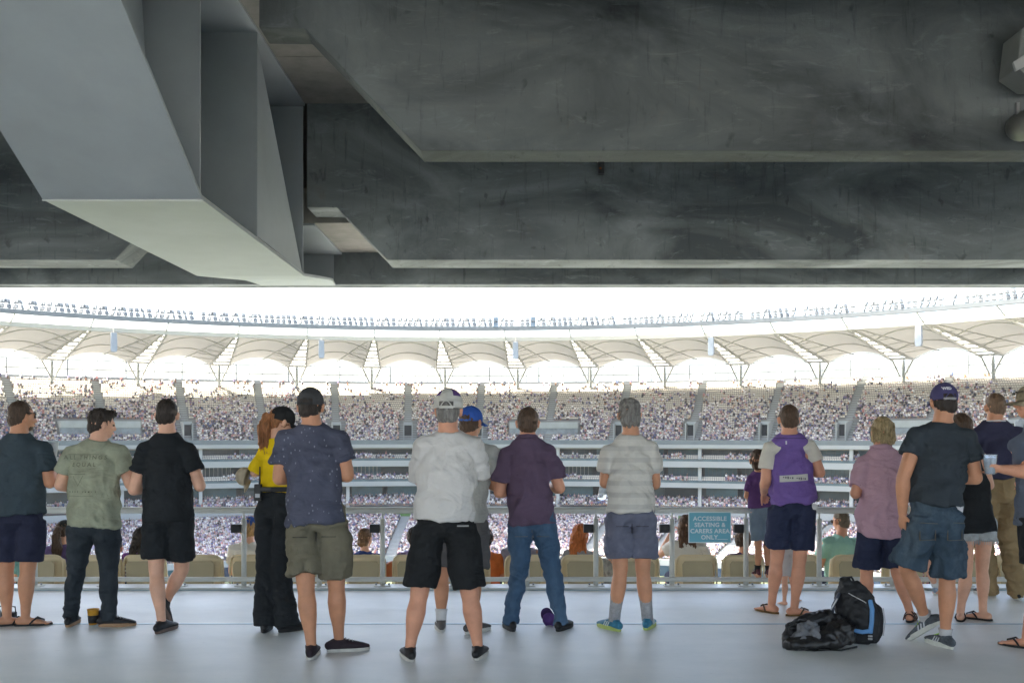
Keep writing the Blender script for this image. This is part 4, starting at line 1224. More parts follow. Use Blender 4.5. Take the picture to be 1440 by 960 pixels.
def sunglasses(po, up=0.0, fwd=0.0, m=None):
    c, M, s = po.hc, po.M, po.hs
    m = m or mat("sunglass_black", (.01, .01, .012), .15, 0, spec=.7)
    mb = MB()
    for q_ in (-1, 1):
        mb.ell(c + M @ Vector((q_*.033, .094 + fwd, .010 + up))*s, (.026, .006, .020), M, 12, 6)
        mb.tube([c + M @ Vector((q_*.060, .090 + fwd, .016 + up))*s, c + M @ Vector((q_*.083, .05, .016 + up))*s, c + M @ Vector((q_*.088, -.02, .010 + up))*s], [.003]*3, 6)
    mb.tube([c + M @ Vector((-.012, .098 + fwd, .014 + up))*s, c + M @ Vector((.012, .098 + fwd, .014 + up))*s], [.003]*2, 6)
    return mb.build("sunglasses", m, po.root, smooth=True)
def put_on(target, uv, po, w_, h_, name, m, parent, t=.006, tilt=0.0):
    c = po.q(uv) - po.base
    me = target.data
    bvh = BVHTree.FromPolygons([v.co.copy() for v in me.vertices], [tuple(p.vertices) for p in me.polygons])
    h = bvh.ray_cast(Vector((c.x, -1.0, c.z)), Vector((0, 1, 0)))
    y = h[0].y if h[0] is not None else -.12
    o = MB().box((-w_/2, -t, -h_/2), (w_/2, .012, h_/2)).build(name, m, parent, bevel=min(.003, t*.4))
    o.location = (c.x, y, c.z); o.rotation_euler = (0, R(tilt), 0)
    return o
def seat_seams(target, po, u, v0, v1, pockets=(), col=None):
    m = mat("seam_thread_" + (col or "dark"), (.02, .02, .022) if col is None else (.16, .15, .13), .9, 0)
    put_on(target, (u, (v0 + v1)/2), po, .005, (v1 - v0)/po.s, "seam", m, target, .004)
    for pu, pv in pockets:
        put_on(target, (pu, pv), po, .10, .0035, "pocket_welt", m, target, .005)
def stick_on(me_src, target, rot, loc, name, m, parent, off=.0035, axis=Vector((0, 1, 0))):
    """lays flat print on the cloth of `target`: each vertex moves along axis until it meets the cloth"""
    tm = target.data
    bvh = BVHTree.FromPolygons([v.co.copy() for v in tm.vertices], [tuple(p.vertices) for p in tm.polygons])
    bm = bmesh.new(); bm.from_mesh(me_src)
    bmesh.ops.triangulate(bm, faces=bm.faces)
    for _ in range(2):
        ed = [e for e in bm.edges if e.calc_length() > .02]
        if ed: bmesh.ops.subdivide_edges(bm, edges=ed, cuts=2)
        bmesh.ops.triangulate(bm, faces=bm.faces)
    ok = True
    for v in bm.verts:
        p = rot @ v.co + loc
        h = bvh.ray_cast(p - axis*1.0, axis)
        if h[0] is None: h = bvh.find_nearest(p)
        v.co = h[0] - axis*off
    bm.to_mesh(me_src); bm.free()
    me_src.materials.clear(); me_src.materials.append(m)
    return link(name, me_src, parent)
RX = Matrix.Rotation(R(90), 3, 'X')
def rect_mesh(w_, h_, n=8):
    me = bpy.data.meshes.new("r"); vs = [(-w_/2 + w_*i/n, -h_/2 + h_*j/3, 0) for j in range(4) for i in range(n+1)]
    me.from_pydata(vs, [], [(j*(n+1)+i, j*(n+1)+i+1, (j+1)*(n+1)+i+1, (j+1)*(n+1)+i) for j in range(3) for i in range(n)]); return me
M_laceG = mat("lace_grey", (.35, .35, .36), .8, 0)
# ---------------------------------------------------------------- patterned cloths
def pattern(m, fn):
    t = m.node_tree; b = t.nodes["Principled BSDF"]
    src = b.inputs["Base Color"].links[0].from_socket
    tc = t.nodes.new("ShaderNodeTexCoord")
    fac, col = fn(t, tc.outputs["Object"])
    mx = t.nodes.new("ShaderNodeMix"); mx.data_type = 'RGBA'
    t.links.new(fac, mx.inputs[0]); t.links.new(src, mx.inputs[6]); mx.inputs[7].default_value = (*col, 1)
    t.links.new(mx.outputs[2], b.inputs["Base Color"])
    return m
def p_marks(t, co):
    mp = t.nodes.new("ShaderNodeMapping"); mp.inputs["Scale"].default_value = (1, .3, .62); mp.inputs["Rotation"].default_value = (0, .5, 0)
    t.links.new(co, mp.inputs[0])
    v = t.nodes.new("ShaderNodeTexVoronoi"); v.inputs["Scale"].default_value = 33; v.inputs["Randomness"].default_value = .6
    t.links.new(mp.outputs[0], v.inputs["Vector"])
    m = t.nodes.new("ShaderNodeMath"); m.operation = 'LESS_THAN'; m.inputs[1].default_value = .17
    t.links.new(v.outputs["Distance"], m.inputs[0])
    return mul(t, m.outputs[0], .7), (.26, .27, .33)
def p_stripes(scale, lo, hi, col, amt):
    def f(t, co):
        sx = t.nodes.new("ShaderNodeSeparateXYZ"); t.links.new(co, sx.inputs[0])
        m1 = t.nodes.new("ShaderNodeMath"); m1.operation = 'MULTIPLY'; m1.inputs[1].default_value = scale; t.links.new(sx.outputs[2], m1.inputs[0])
        m2 = t.nodes.new("ShaderNodeMath"); m2.operation = 'FRACT'; t.links.new(m1.outputs[0], m2.inputs[0])
        r_ = t.nodes.new("ShaderNodeMapRange"); r_.inputs[1].default_value = lo; r_.inputs[2].default_value = hi; t.links.new(m2.outputs[0], r_.inputs[0])
        return mul(t, r_.outputs[0], amt), col
    return f
def p_fade(col, amt, sc=5, th=.52):
    def f(t, co):
        n = t.nodes.new("ShaderNodeTexNoise"); n.inputs["Scale"].default_value = sc; n.inputs["Detail"].default_value = 6; n.inputs["Roughness"].default_value = .7
        mp = t.nodes.new("ShaderNodeMapping"); mp.inputs["Scale"].default_value = (1, 1, .45); t.links.new(co, mp.inputs[0]); t.links.new(mp.outputs[0], n.inputs["Vector"])
        r_ = t.nodes.new("ShaderNodeMapRange"); r_.inputs[1].default_value = th - .08; r_.inputs[2].default_value = th + .16; t.links.new(n.outputs[0], r_.inputs[0])
        return mul(t, r_.outputs[0], amt), col
    return f
BLK = cloth("black_cotton", (.016, .018, .020)); 
M_blackshoe = mat("black_shoe", (.016, .016, .018), .6, .2, 8, .1)
M_whitesole = mat("white_rubber", (.55, .54, .50), .6, .15, 20)
M_blacksole = mat("black_rubber", (.02, .02, .02), .7, .1)
M_brownsole = mat("tan_rubber", (.33, .20, .11), .7, .15, 20)
HB = hair_mat("hair_dark", (.030, .021, .016)); HBR = hair_mat("hair_brown", (.085, .050, .030)); HG = hair_mat("hair_grey", (.20, .19, .175))
HRED = hair_mat("hair_red", (.48, .14, .035)); HBL = hair_mat("hair_blonde", (.38, .29, .155)); HWH = hair_mat("hair_white", (.42, .41, .38)); HAU = hair_mat("hair_auburn", (.30, .12, .045))
fwd = (0, 1, .05)
# --- 1 far left
p = person("person", dict(Y=8.05, label="man at the left edge in a dark teal tee, navy shorts and black flip flops", pel=(28, 726), neck=(27, 606), head=(32, 587), hyaw=38, tilt=4, H=1.84, build=1.08,
  shL=(-17, 630), shR=(71, 626), armL=((-21, 684), .05, (.35, .9, .1)), armR=((70, 678), .04, (-.25, .62, .85)),
  legL=((6, 802), .02, (8, 880), 55), legR=((37, 800), .02, (34, 880), 72), bare=True, skin='tan'))
hair(p, hair_mat("hair_cropped", (.07, .042, .026)), 'buzz', 1); sunglasses(p, .022, -.02)
MB().ell(p.hc + p.M @ Vector((0, .042, -.068))*p.hs, (.050, .044, .040), p.M).build("beard", HBR, p.root, smooth=True)
shirt(p, "tshirt", cloth("tee_petrol", (.034, .047, .056)), 724, .205, .60, .62, seed=1, hem_dx=0)
lower(p, "shorts", cloth("shorts_navy", (.020, .022, .040)), {-1: 787, 1: 787}, .108, seed=2, amp=.006)
flipflops(p, M_blacksole, M_blackshoe)
P1 = p
# --- 2 green tee
p = person("person", dict(Y=8.02, label="x", pel=(132, 736), neck=(139, 616), head=(144, 597), hyaw=55, tilt=10, H=1.76, build=1.10, hs=1.02,
  shL=(90, 633), shR=(180, 632), armL=((85, 682), .03, (.45, .85, -.1)), armR=((184, 681), .04, (.05, .95, .1)),
  legL=((106, 802), .0, (97, 880), -8), legR=((152, 800), .0, (152, 881), 78), skin='fair', long=True))
p.root['label'] = "man in a sage green printed tee, tight dark jeans and brown soled shoes, looking right"
hair(p, HB, 'quiff', 2, .007, .004)
sh = shirt(p, "tshirt", cloth("tee_sage", (.215, .225, .165), .2, 9), 741, .208, .58, .60, seed=3, amp=.011, waist=.198)
INK = mat("print_ink", (.15, .158, .108), .9, .1)
cx_ = (128 - 720)/F*8.02 - p.base.x
for tx, v, sz in (("ALL THINGS", 645, .045), ("EQUAL", 655, .045)):
    me = text_mesh(tx, sz, space=1.5, bold=.0006)
    stick_on(me, sh, RX, Vector((cx_ - .02, 0, P(0, v, 8.02).z)), "shirt_lettering", INK, sh)
for (u, v, w_, h_) in ((122, 638.5, .25, .004), (116, 665.5, .14, .004), (122, 696, .22, .003)):
    stick_on(rect_mesh(w_, h_), sh, RX, Vector(((u - 720)/F*8.02 - p.base.x, 0, P(0, v, 8.02).z)), "printed_line", INK, sh)
for i in range(10):
    if i != 4: stick_on(rect_mesh(.008, .012, 2), sh, RX, Vector((cx_ - .13 + .024*i, 0, P(0, 690, 8.02).z)), "printed_mark", INK, sh)
for q_ in (-1, 1):
    me = rect_mesh(.095, .004); Rz = RX @ Matrix.Rotation(R(q_*62), 3, 'Z')
    stick_on(me, sh, Rz, Vector(((118 + q_*3.6 - 720)/F*8.02 - p.base.x, 0, P(0, 675, 8.02).z)), "printed_line", INK, sh)
lower(p, "jeans", pattern(cloth("jeans_black", (.020, .025, .030), .2, 6), p_fade((.06, .07, .08), .5)), None, 0, 'long', seed=4, r_knee=.070, r_ank=.056, amp=.008, seat=1.05)
shoes(p, M_blackshoe, M_brownsole, lace=M_laceG)
# --- 3 black tee
p = person("person", dict(Y=7.93, label="man dressed all in black, tee and shorts, legs crossed with one heel raised", pel=(237, 724), neck=(235, 606), head=(235, 584), hyaw=-4, tilt=10, H=1.83, build=1.02,
  shL=(194, 628), shR=(275, 628), armL=((188, 688), .0, (.35, .92, .1)), armR=((281, 683), .02, (-.35, .9, .1)),
  legL=((222, 802), .03, (226, 889), 12), legR=((250, 803), .04, (232, 876), 20, dict(fy=8.02, fz=.10, pitch=-60)), skin='fair'))
hair(p, HB, 'buzz', 3, .004, .003)
sunglasses(p, .005)
shirt(p, "tshirt", BLK, 733, .200, .56, .56, seed=5, amp=.010)
lower(p, "shorts", BLK, {-1: 784, 1: 786}, .112, seed=6, amp=.008)
shoes(p, M_blackshoe, mat("brown_rubber", (.13, .09, .075), .7, .2, 20), lace=M_laceG)
# --- 4 woman in yellow
p = person("person", dict(Y=8.0, label="woman in a bright yellow shirt, black trousers and black cap with a long red ponytail", pel=(387, 712), neck=(390, 612), head=(397, 594), hyaw=62, tilt=18, H=1.72, build=.90, yaw=12,
  shL=(364, 628), shR=(422, 628), armL=((358, 664), -.02, (.05, .95, .25)), armR=((426, 668), .08, (-.3, .9, .2)),
  legL=((379, 800), .0, (372, 888), -5), legR=((398, 800), .0, (403, 888), 45), skin='fair', long=True))
hair(p, HAU, 'ponytail', 4, .005)
cap(p, cloth("cap_black", (.018, .018, .018)), back_open=False)
shirt(p, "shirt", cloth("polo_yellow", (.72, .50, .015), .08), 692, .165, 1.0, .75, seed=7, amp=.008, hem_d=.115, sl_r=.075)
lower(p, "trousers", BLK, None, 0, 'long', seed=8, top_v=686, r_knee=.082, r_ank=.092, amp=.008)
MB().tube([p.pel + Vector((-.15, 0, .145)), p.pel + Vector((-.12, -.11, .145)), p.pel + Vector((0, -.137, .145)), p.pel + Vector((.12, -.11, .145)), p.pel + Vector((.15, 0, .145))], [(.006, .02)]*5, 8, ref=(0, 1, 0)).build("belt", M_black, p.root)
shoes(p, M_blackshoe, M_blacksole)
P4 = p
# --- 5 grey cap
p = person("person", dict(Y=7.0, label="tall man in a grey cap, dark blue tee flecked with small marks and olive shorts", pel=(446, 728), neck=(438, 594), head=(437, 572), hyaw=6, tilt=6, H=1.88, build=1.08,
  shL=(388, 612), shR=(490, 612), armL=((393, 672), .02, (.5, .85, .05)), armR=((488, 668), .02, (-.5, .85, .05)),
  legL=((432, 824), .0, (437, 925), -4), legR=((471, 824), .0, (476, 916), 72), skin='tan'))
hair(p, HB, 'undercap', 5)
cap(p, cloth("cap_charcoal", (.050, .050, .052)), m_brim=M_black, strap=cloth("cap_strap_dark", (.03, .03, .03)))
sunglasses(p, .0, .004)
shirt(p, "tshirt", pattern(cloth("tee_flecked", (.058, .062, .088)), p_marks), 735, .205, .62, .60, seed=9, amp=.012, waist=.190)
lw = lower(p, "shorts", cloth("shorts_olive", (.115, .105, .075), .14, 7), {-1: 805, 1: 811}, .118, seed=10, amp=.013, hipw=.19)
seat_seams(lw, p, 447, 740, 775, ((428, 752), (466, 752)))
shoes(p, mat("canvas_plum", (.030, .020, .026), .8, .2, 20), M_whitesole, sole_h=.016, lace=M_laceG)
# --- 6 white shirt
p = person("person", dict(Y=6.93, label="man in white long sleeved tee, black shorts and white and purple cap, arms folded", pel=(625, 736), neck=(630, 604), head=(631, 578), hyaw=8, tilt=4, H=1.88, build=1.10,
  shL=(583, 620), shR=(679, 620), armL=((590, 672), .10, (.75, .65, .1)), armR=((676, 666), .10, (-.75, .65, .1)),
  legL=((590, 836), .0, (576, 928), -16), legR=((661, 836), .0, (672, 926), 10), skin='red'))
hair(p, HG, 'undercap', 6, .004, .002)
cap(p, cloth("cap_white", (.56, .55, .51)), panels=lambda lo, i: (28 < (lo % 360) < 148 or 212 < lo < 332) and i > 3 and i < 10, m2=cloth("cap_purple", (.085, .045, .15)), up=.010, size=1.10, yaw=-3)
shirt(p, "tshirt", cloth("tee_white", (.60, .585, .565), .04), 731, .212, 1.15, 1.2, seed=11, amp=.013, waist=.205)
lw = lower(p, "shorts", cloth("shorts_black", (.015, .016, .017)), {-1: 823, 1: 824}, .118, seed=12, amp=.008, hipw=.205)
pk = P(637, 736, 6.93) - p.base
put_on(lw, (652, 737), p, .08, .010, "pocket_flap", mat("flap_grey", (.3, .3, .3), .6, 0), p.root)
shoes(p, M_blackshoe, M_whitesole, sole_h=.02)
# --- 7 blue cap grey polo
p = person("person", dict(Y=7.96, label="man in a blue cap and grey polo, half hidden behind the white shirted man", pel=(652, 730), neck=(661, 614), head=(663, 594), hyaw=35, tilt=6, H=1.76, build=1.06,
  shL=(614, 634), shR=(702, 632), armL=((622, 680), .05, (.5, .85, .1)), armR=((699, 684), .03, (-.55, .8, .25)),
  legL=((622, 806), .0, (620, 887), -8), legR=((668, 806), .0, (664, 890), 40), skin='tan'))
hair(p, HBR, 'undercap', 7, .006, .006)
cap(p, cloth("cap_blue", (.035, .10, .38), .1), strap=cloth("cap_strap_blue", (.05, .14, .45)))
shirt(p, "polo_shirt", cloth("polo_grey", (.27, .27, .25), .1), 731, .19, .66, .66, seed=13, amp=.010)
for sd in (1,):
    s0, e0, w0, f0 = p.arm[sd]; c0 = lerp(s0, e0, .645)
    MB().tube([c0, lerp(s0, e0, .665)], [.085, .085], 16, cap='flat').build("sleeve_trim", cloth("trim_dark", (.03, .03, .03)), p.root, smooth=True)
lower(p, "shorts", cloth("shorts_grey", (.085, .080, .080)), {-1: 795, 1: 796}, .115, seed=14)
socks(p, cloth("sock_white", (.6, .6, .6)), .09)
shoes(p, mat("shoe_grey", (.10, .09, .085), .8, .2, 20), M_whitesole, lace=M_laceG)
# --- 8 purple shirt
p = person("person", dict(Y=7.93, label="man in a dark plum short sleeved shirt and blue jeans, feet wide apart", pel=(748, 728), neck=(742, 612), head=(742, 595), hyaw=0, tilt=8, H=1.80, build=1.02,
  shL=(702, 633), shR=(782, 631), armL=((702, 692), .0, (.4, .9, .0)), armR=((787, 686), .03, (-.3, .95, .0)),
  legL=((730, 806), .0, (719, 886), -12), legR=((777, 804), .0, (789, 886), 25), skin='red', long=True))
hair(p, HBR, 'buzz', 8, .004, .003)
shirt(p, "shirt", cloth("shirt_plum", (.085, .058, .090), .12), 738, .182, .72, .74, seed=15, amp=.012, waist=.172, neck_r=.078, sl_r=.082)
MB().tube([p.neck + Vector((-.07, .05, -.02)), p.neck + Vector((-.065, -.035, -.012)), p.neck + Vector((0, -.075, -.006)), p.neck + Vector((.065, -.035, -.012)), p.neck + Vector((.07, .05, -.02))], [(.008, .02)]*5, 8, ref=(0, .2, 0)).build("collar", MATS["shirt_plum"], p.root, smooth=True)
lw = lower(p, "jeans", pattern(cloth("jeans_blue", (.040, .075, .125), .2, 6), p_fade((.10, .16, .24), .6)), None, 0, 'long', seed=16, r_knee=.070, r_ank=.062, amp=.008)
seat_seams(lw, p, 748, 742, 765, ((733, 752), (763, 752)), 'tan')
shoes(p, M_blackshoe, M_blacksole)
# --- 9 striped tee
p = person("person", dict(Y=7.93, label="man in a pale striped tee, grey cargo shorts and blue and lime running shoes", pel=(887, 724), neck=(887, 608), head=(885, 584), hyaw=0, tilt=6, H=1.84, build=1.04,
  shL=(846, 630), shR=(926, 626), armL=((851, 678), .05, (.15, .8, .65)), armR=((921, 680), .08, (-.5, .8, .1)),
  legL=((872, 802), .0, (864, 886), -30), legR=((904, 802), .0, (911, 884), 18), skin='tan'))
hair(p, HG, 'short', 9, .007)
shirt(p, "tshirt", pattern(cloth("tee_oat", (.60, .58, .53), .05), p_stripes(11.0, .55, .62, (.34, .33, .32), .35)), 720, .190, .66, .66, seed=17, amp=.011, waist=.178)
lw = lower(p, "shorts", cloth("shorts_slate", (.095, .10, .135), .16, 8), {-1: 783, 1: 783}, .115, seed=18, amp=.012, hipw=.182)
seat_seams(lw, p, 887, 724, 748, ((873, 738), (901, 738)))
for sd in (-1, 1):
    b_ = p.q((887 + sd*29, 765)) - p.base
    MB().box((-.035, -.06, -.07), (.035, .06, .07)).build("cargo_pocket", MATS["shorts_slate"], p.root, bevel=.015).location = (b_.x + sd*.012, -.02, b_.z)
socks(p, cloth("sock_grey", (.33, .33, .34), .2, 40), .19, .045)
for s_ in shoes(p, mat("shoe_teal", (.03, .17, .27), .6, .35, 30), mat("sole_lime", (.42, .50, .16), .6, .15, 20), sole_h=.026, lace=mat("lace_white", (.6, .62, .6), .8, 0), stripes=mat("stripe_pale", (.55, .6, .6), .6, 0)): pass
P9 = p
# --- 10 boy on the rail
p = person("person", dict(Y=9.90, label="small boy in a purple tee and faded denim shorts standing up on the low rail", pel=(1070, 718), neck=(1067, 661), head=(1066, 648), hyaw=15, tilt=8, H=1.19, build=.95, hs=1.12, z0=.12,
  shL=(1050, 671), shR=(1085, 671), armL=((1050, 697), .03, (.3, .9, -.1)), armR=((1087, 699), .03, (-.3, .9, -.1)),
  legL=((1067, 768), .0, (1066, 805), -5, dict(fz=0)), legR=((1079, 768), .0, (1081, 805), 8, dict(fz=0)), skin='tan', voxel=.006))
hair(p, HBR, 'short', 10)
shirt(p, "tshirt", cloth("tee_purple", (.085, .040, .12), .12), 713, .122, .7, .7, seed=19, amp=.006, voxel=.007)
lower(p, "shorts", pattern(cloth("denim_faded", (.13, .17, .21), .15), p_fade((.22, .27, .30), .5)), {-1: 758, 1: 758}, .068, seed=20, amp=.006, voxel=.007)
socks(p, cloth("sock_black", (.02, .02, .02)), .07)
shoes(p, mat("shoe_maroon", (.10, .03, .04), .8, .4, 30), M_whitesole, lace=M_laceG)
# --- 11 purple guernsey
p = person("person", dict(Y=8.50, label="man in a purple guernsey over a white tee, navy shorts and brown flip flops", pel=(1115, 712), neck=(1110, 607), head=(1109, 590), hyaw=0, tilt=12, H=1.82, build=1.02,
  shL=(1072, 626), shR=(1149, 624), armL=((1077, 676), .03, (.15, .85, -.45)), armR=((1153, 664), .0, (-.45, .88, .1)),
  legL=((1095, 788), .0, (1086, 862), -30), legR=((1124, 788), .0, (1118, 866), 75), bare=True, skin='red'))
hair(p, HBR, 'buzz', 11, .004, .003)
shirt(p, "undershirt", cloth("tee_cream", (.60, .57, .50), .05), 690, .165, .62, .56, seed=21, amp=.005, trunk=.78)
sh = shirt(p, "guernsey", cloth("guernsey_purple", (.125, .078, .235), .1, 5, .4, 400), 708, .195, 0, 0, seed=22, amp=.012, nosleeve=True, inflate=.020, hem_d=.158, waist=.180, neck_r=.078)
ob = Vector(((1112 - 720)/F*8.5 - p.base.x, 0, P(0, 671, 8.5).z))
Rz = RX @ Matrix.Rotation(R(4), 3, 'Z')
pt_ = stick_on(rect_mesh(.235, .055, 10), sh, Rz, ob, "name_patch", mat("patch_cream", (.55, .54, .50), .8, .05), sh, .005)
for i in range(11):                           # the small worn lettering, too blurred to read
    if i != 5: stick_on(rect_mesh(.011, .009 + .006*((i*7) % 3), 2), sh, Rz, ob + Vector((-.09 + .018*i, 0, -.0012*i + .006)), "patch_mark", mat("patch_ink", (.10, .10, .12), .9, 0), sh, .008)
stick_on(rect_mesh(.012, .03, 2), sh, RX, Vector(((1103 - 720)/F*8.5 - p.base.x, 0, P(0, 622, 8.5).z)), "small_emblem", mat("emblem_white", (.6, .58, .62), .8, 0), sh)
stick_on(rect_mesh(.34, .005, 16), sh, RX, Vector(((1107 - 720)/F*8.5 - p.base.x, 0, P(0, 616, 8.5).z)), "yoke_seam", mat("seam_purple", (.06, .035, .12), .9, 0), sh)
lw = lower(p, "shorts", cloth("shorts_ink", (.020, .025, .050)), {-1: 770, 1: 772}, .112, seed=23)
put_on(lw, (1141, 711), p, .045, .05, "pocket_tissue", cloth("tissue", (.6, .6, .58)), p.root, .02, 10)
flipflops(p, mat("flip_brown", (.16, .09, .03), .8, .2, 20), mat("strap_brown", (.08, .05, .03), .7, 0))
# --- 12 pink shirt
p = person("person", dict(Y=8.25, label="person with a blonde grey bob, loose pale pink shirt and navy shorts", pel=(1240, 734), neck=(1240, 626), head=(1241, 609), hyaw=0, tilt=8, H=1.72, build=1.0,
  shL=(1204, 646), shR=(1278, 646), armL=((1203, 694), .0, (.35, .92, .1)), armR=((1277, 694), .03, (-.3, .9, .1)),
  legL=((1222, 806), .0, (1219, 870), 0), legR=((1262, 806), .0, (1281, 874), 30), bare=True, skin='red'))
hair(p, HBL, 'bob', 12, .007)
shirt(p, "shirt", cloth("shirt_pink", (.50, .32, .385), .06, 5, .35, 120), 748, .205, .78, .78, seed=24, amp=.012, waist=.200, tailed=.055, neck_r=.076, sl_r=.085, hem_d=.168)
MB().tube([p.neck + Vector((-.07, .05, -.02)), p.neck + Vector((-.065, -.035, -.012)), p.neck + Vector((0, -.075, -.006)), p.neck + Vector((.065, -.035, -.012)), p.neck + Vector((.07, .05, -.02))], [(.008, .02)]*5, 8, ref=(0, .2, 0)).build("collar", MATS["shirt_pink"], p.root, smooth=True)
lower(p, "shorts", MATS["shorts_ink"], {-1: 799, 1: 797}, .112, seed=25)
flipflops(p, M_blacksole, mat("sandal_brown", (.07, .035, .025), .7, .1), sandal=True)
# --- 13 dark tee denim shorts
p = person("person", dict(Y=7.20, label="man in a navy cap, charcoal tee and knee length denim shorts, one foot lifted", pel=(1315, 728), neck=(1326, 591), head=(1327, 565), hyaw=0, tilt=6, H=1.90, build=1.02,
  shL=(1277, 606), shR=(1373, 610), armL=((1270, 672), .0, (.03, .12, -.98), Vector((1, .3, 0))), armR=((1372, 672), .02, (-.75, .65, .05)),
  legL=((1283, 803), -.02, (1303, 886), -48, dict(fy=7.42, fz=.075, pitch=-36)), legR=((1336, 812), .02, (1331, 910), -12), skin='tan', curl=.3))
hair(p, HB, 'undercap', 13)
cr, cpt = cap(p, cloth("cap_navy", (.055, .05, .115), .1), back_open=True, strap=mat("strap_grey", (.3, .3, .3), .6, 0))
me = text_mesh("WED", .026, bold=.0012)
stick_on(me, cr, RX, cpt(R(22), R(180)) + Vector((-.018, 0, .0)), "cap_lettering", mat("ink_white", (.75, .75, .78), .8, 0), cr, .003)
sunglasses(p, -.01, .004)
shirt(p, "tshirt", cloth("tee_charcoal", (.028, .035, .042)), 710, .198, .45, .50, seed=26, amp=.013, waist=.185)
lw = lower(p, "shorts", pattern(cloth("denim_dark", (.030, .048, .068), .2, 6), p_fade((.14, .18, .21), .6, 4, .55)), {-1: 795, 1: 808}, .125, seed=27, amp=.014, hipw=.185)
put_on(lw, (1343, 714), p, .055, .045, "pocket_card", mat("card_white", (.6, .6, .62), .6, 0), p.root, .008, 8)
for u in (1296, 1336):
    for (du, dv, w_, h_, tl) in ((0, -12, .12, .004, 3), (-11, 0, .004, .13, 0), (11, 0, .004, .13, 0), (0, 12, .11, .004, -3)):
        put_on(lw, (u + du, 745 + dv), p, w_, h_, "pocket_seam", mat("denim_seam", (.13, .12, .10), .9, 0), p.root, .004, tl)
socks(p, cloth("sock_pale", (.5, .5, .5)), .045, .040)
shoes(p, mat("runner_grey", (.07, .085, .10), .7, .5, 30), mat("sole_white", (.55, .57, .52), .6, .15, 20), sole_h=.028, lace=mat("lace_lime", (.40, .75, .06), .7, 0), stripes=mat("stripe_silver", (.5, .52, .55), .5, 0))
# --- 14 woman black top
p = person("person", dict(Y=8.30, label="woman in black top and frayed pale denim shorts, behind the navy capped man", pel=(1371, 728), neck=(1358, 619), head=(1351, 604), hyaw=25, tilt=12, H=1.72, build=.96,
  shL=(1332, 638), shR=(1389, 636), armL=((1334, 686), .03, (.3, .9, .1)), armR=((1391, 682), .0, (-.25, .93, .2)),
  legL=((1358, 800), .0, (1352, 873), 25), legR=((1381, 798), .0, (1384, 872), -45), bare=True, skin='fair'))
hair(p, HBR, 'long', 14)
shirt(p, "top", BLK, 748, .178, 0, 0, seed=28, amp=.006, nosleeve=True, waist=.155, hem_d=.165)
lower(p, "denim_shorts", cloth("denim_bleached", (.42, .45, .46), .25, 20), {-1: 758, 1: 759}, .098, seed=29, amp=.006, hipw=.145)
fr = MB()
for sd in p.leg:
    hip, kn = p.leg[sd][0], p.leg[sd][1]
    hz = P(0, 758, 8.3).z; t = (hip.z - hz)/(hip.z - kn.z); c0 = lerp(hip, kn, t)
    for i in range(44):
        a = 2*math.pi*i/44; e = Vector((math.cos(a), math.sin(a), 0))*.103
        fr.tube([c0 + e + UPV*.01, c0 + e*1.03 - UPV*random.uniform(.015, .045)], [.003, .0015], 4, cap='flat')
o = fr.build("frayed_hem", MATS["denim_bleached"], p.root); o['kind'] = 'stuff'
flipflops(p, M_blacksole, M_blackshoe)
# --- 15 navy polo khaki
p = person("person", dict(Y=9.15, label="broad balding man in a navy polo with a pale collar line and khaki trousers", pel=(1405, 690), neck=(1399, 590), head=(1399, 573), hyaw=4, tilt=8, H=1.90, build=1.12,
  shL=(1359, 608), shR=(1440, 606), armL=((1360, 660), .04, (.4, .9, .0)), armR=((1440, 658), .06, (-.4, .9, .0)),
  legL=((1396, 765), .0, (1393, 838), -10), legR=((1428, 765), .0, (1432, 842), 20), skin='tan', long=True))
hair(p, hair_mat("hair_balding", (.16, .10, .06)), 'buzz', 15, .003, .0)
shirt(p, "polo_shirt", cloth("polo_navy", (.030, .030, .055)), 672, .215, .72, .72, seed=30, amp=.010, neck_r=.085)
MB().tube([p.neck + Vector((-.085, .03, -.02)), p.neck + Vector((-.07, -.055, -.012)), p.neck + Vector((0, -.088, -.008)), p.neck + Vector((.07, -.055, -.012)), p.neck + Vector((.085, .03, -.02))], [(.006, .007)]*5, 8, ref=(0, .2, 0)).build("collar_line", cloth("collar_white", (.6, .6, .6)), p.root, smooth=True)
lower(p, "trousers", cloth("chino_khaki", (.30, .215, .115), .1), None, 0, 'long', seed=31, r_knee=.095, r_ank=.085, amp=.012, top_v=668, hipw=.20)
shoes(p, M_blackshoe, M_whitesole, lace=M_laceG, stripes=mat("stripe_white", (.6, .6, .58), .6, 0))
# --- 16 right edge man
p = person("person", dict(Y=7.25, label="man in khaki cap and slate tee lifting a plastic cup at the right edge", pel=(1462, 722), neck=(1457, 594), head=(1450, 566), hyaw=-72, tilt=2, yaw=-50, H=1.88, build=1.05,
  shL=(1428, 622), shR=(1492, 612), armL=((1452, 664), -.10, (-.75, .62, .10), Vector((.6, .4, .2))), armR=((1500, 680), .03, (-.6, .8, .1)),
  legL=((1452, 812), .0, (1446, 912), -40), legR=((1486, 812), .0, (1496, 905), -20), bare=True, skin='red', curl=.95))
hair(p, HB, 'undercap', 16)
cap(p, pattern(cloth("cap_khaki", (.30, .25, .17)), p_fade((.16, .14, .09), .8, 28, .5)), back_open=True)
sunglasses(p, .062, .012)
shirt(p, "tshirt", cloth("tee_slate", (.075, .090, .12)), 738, .20, .62, .62, seed=32, amp=.011)
lower(p, "shorts", BLK, {-1: 790, 1: 790}, .115, seed=33)
flipflops(p, M_blacksole, M_blackshoe)
P16 = p
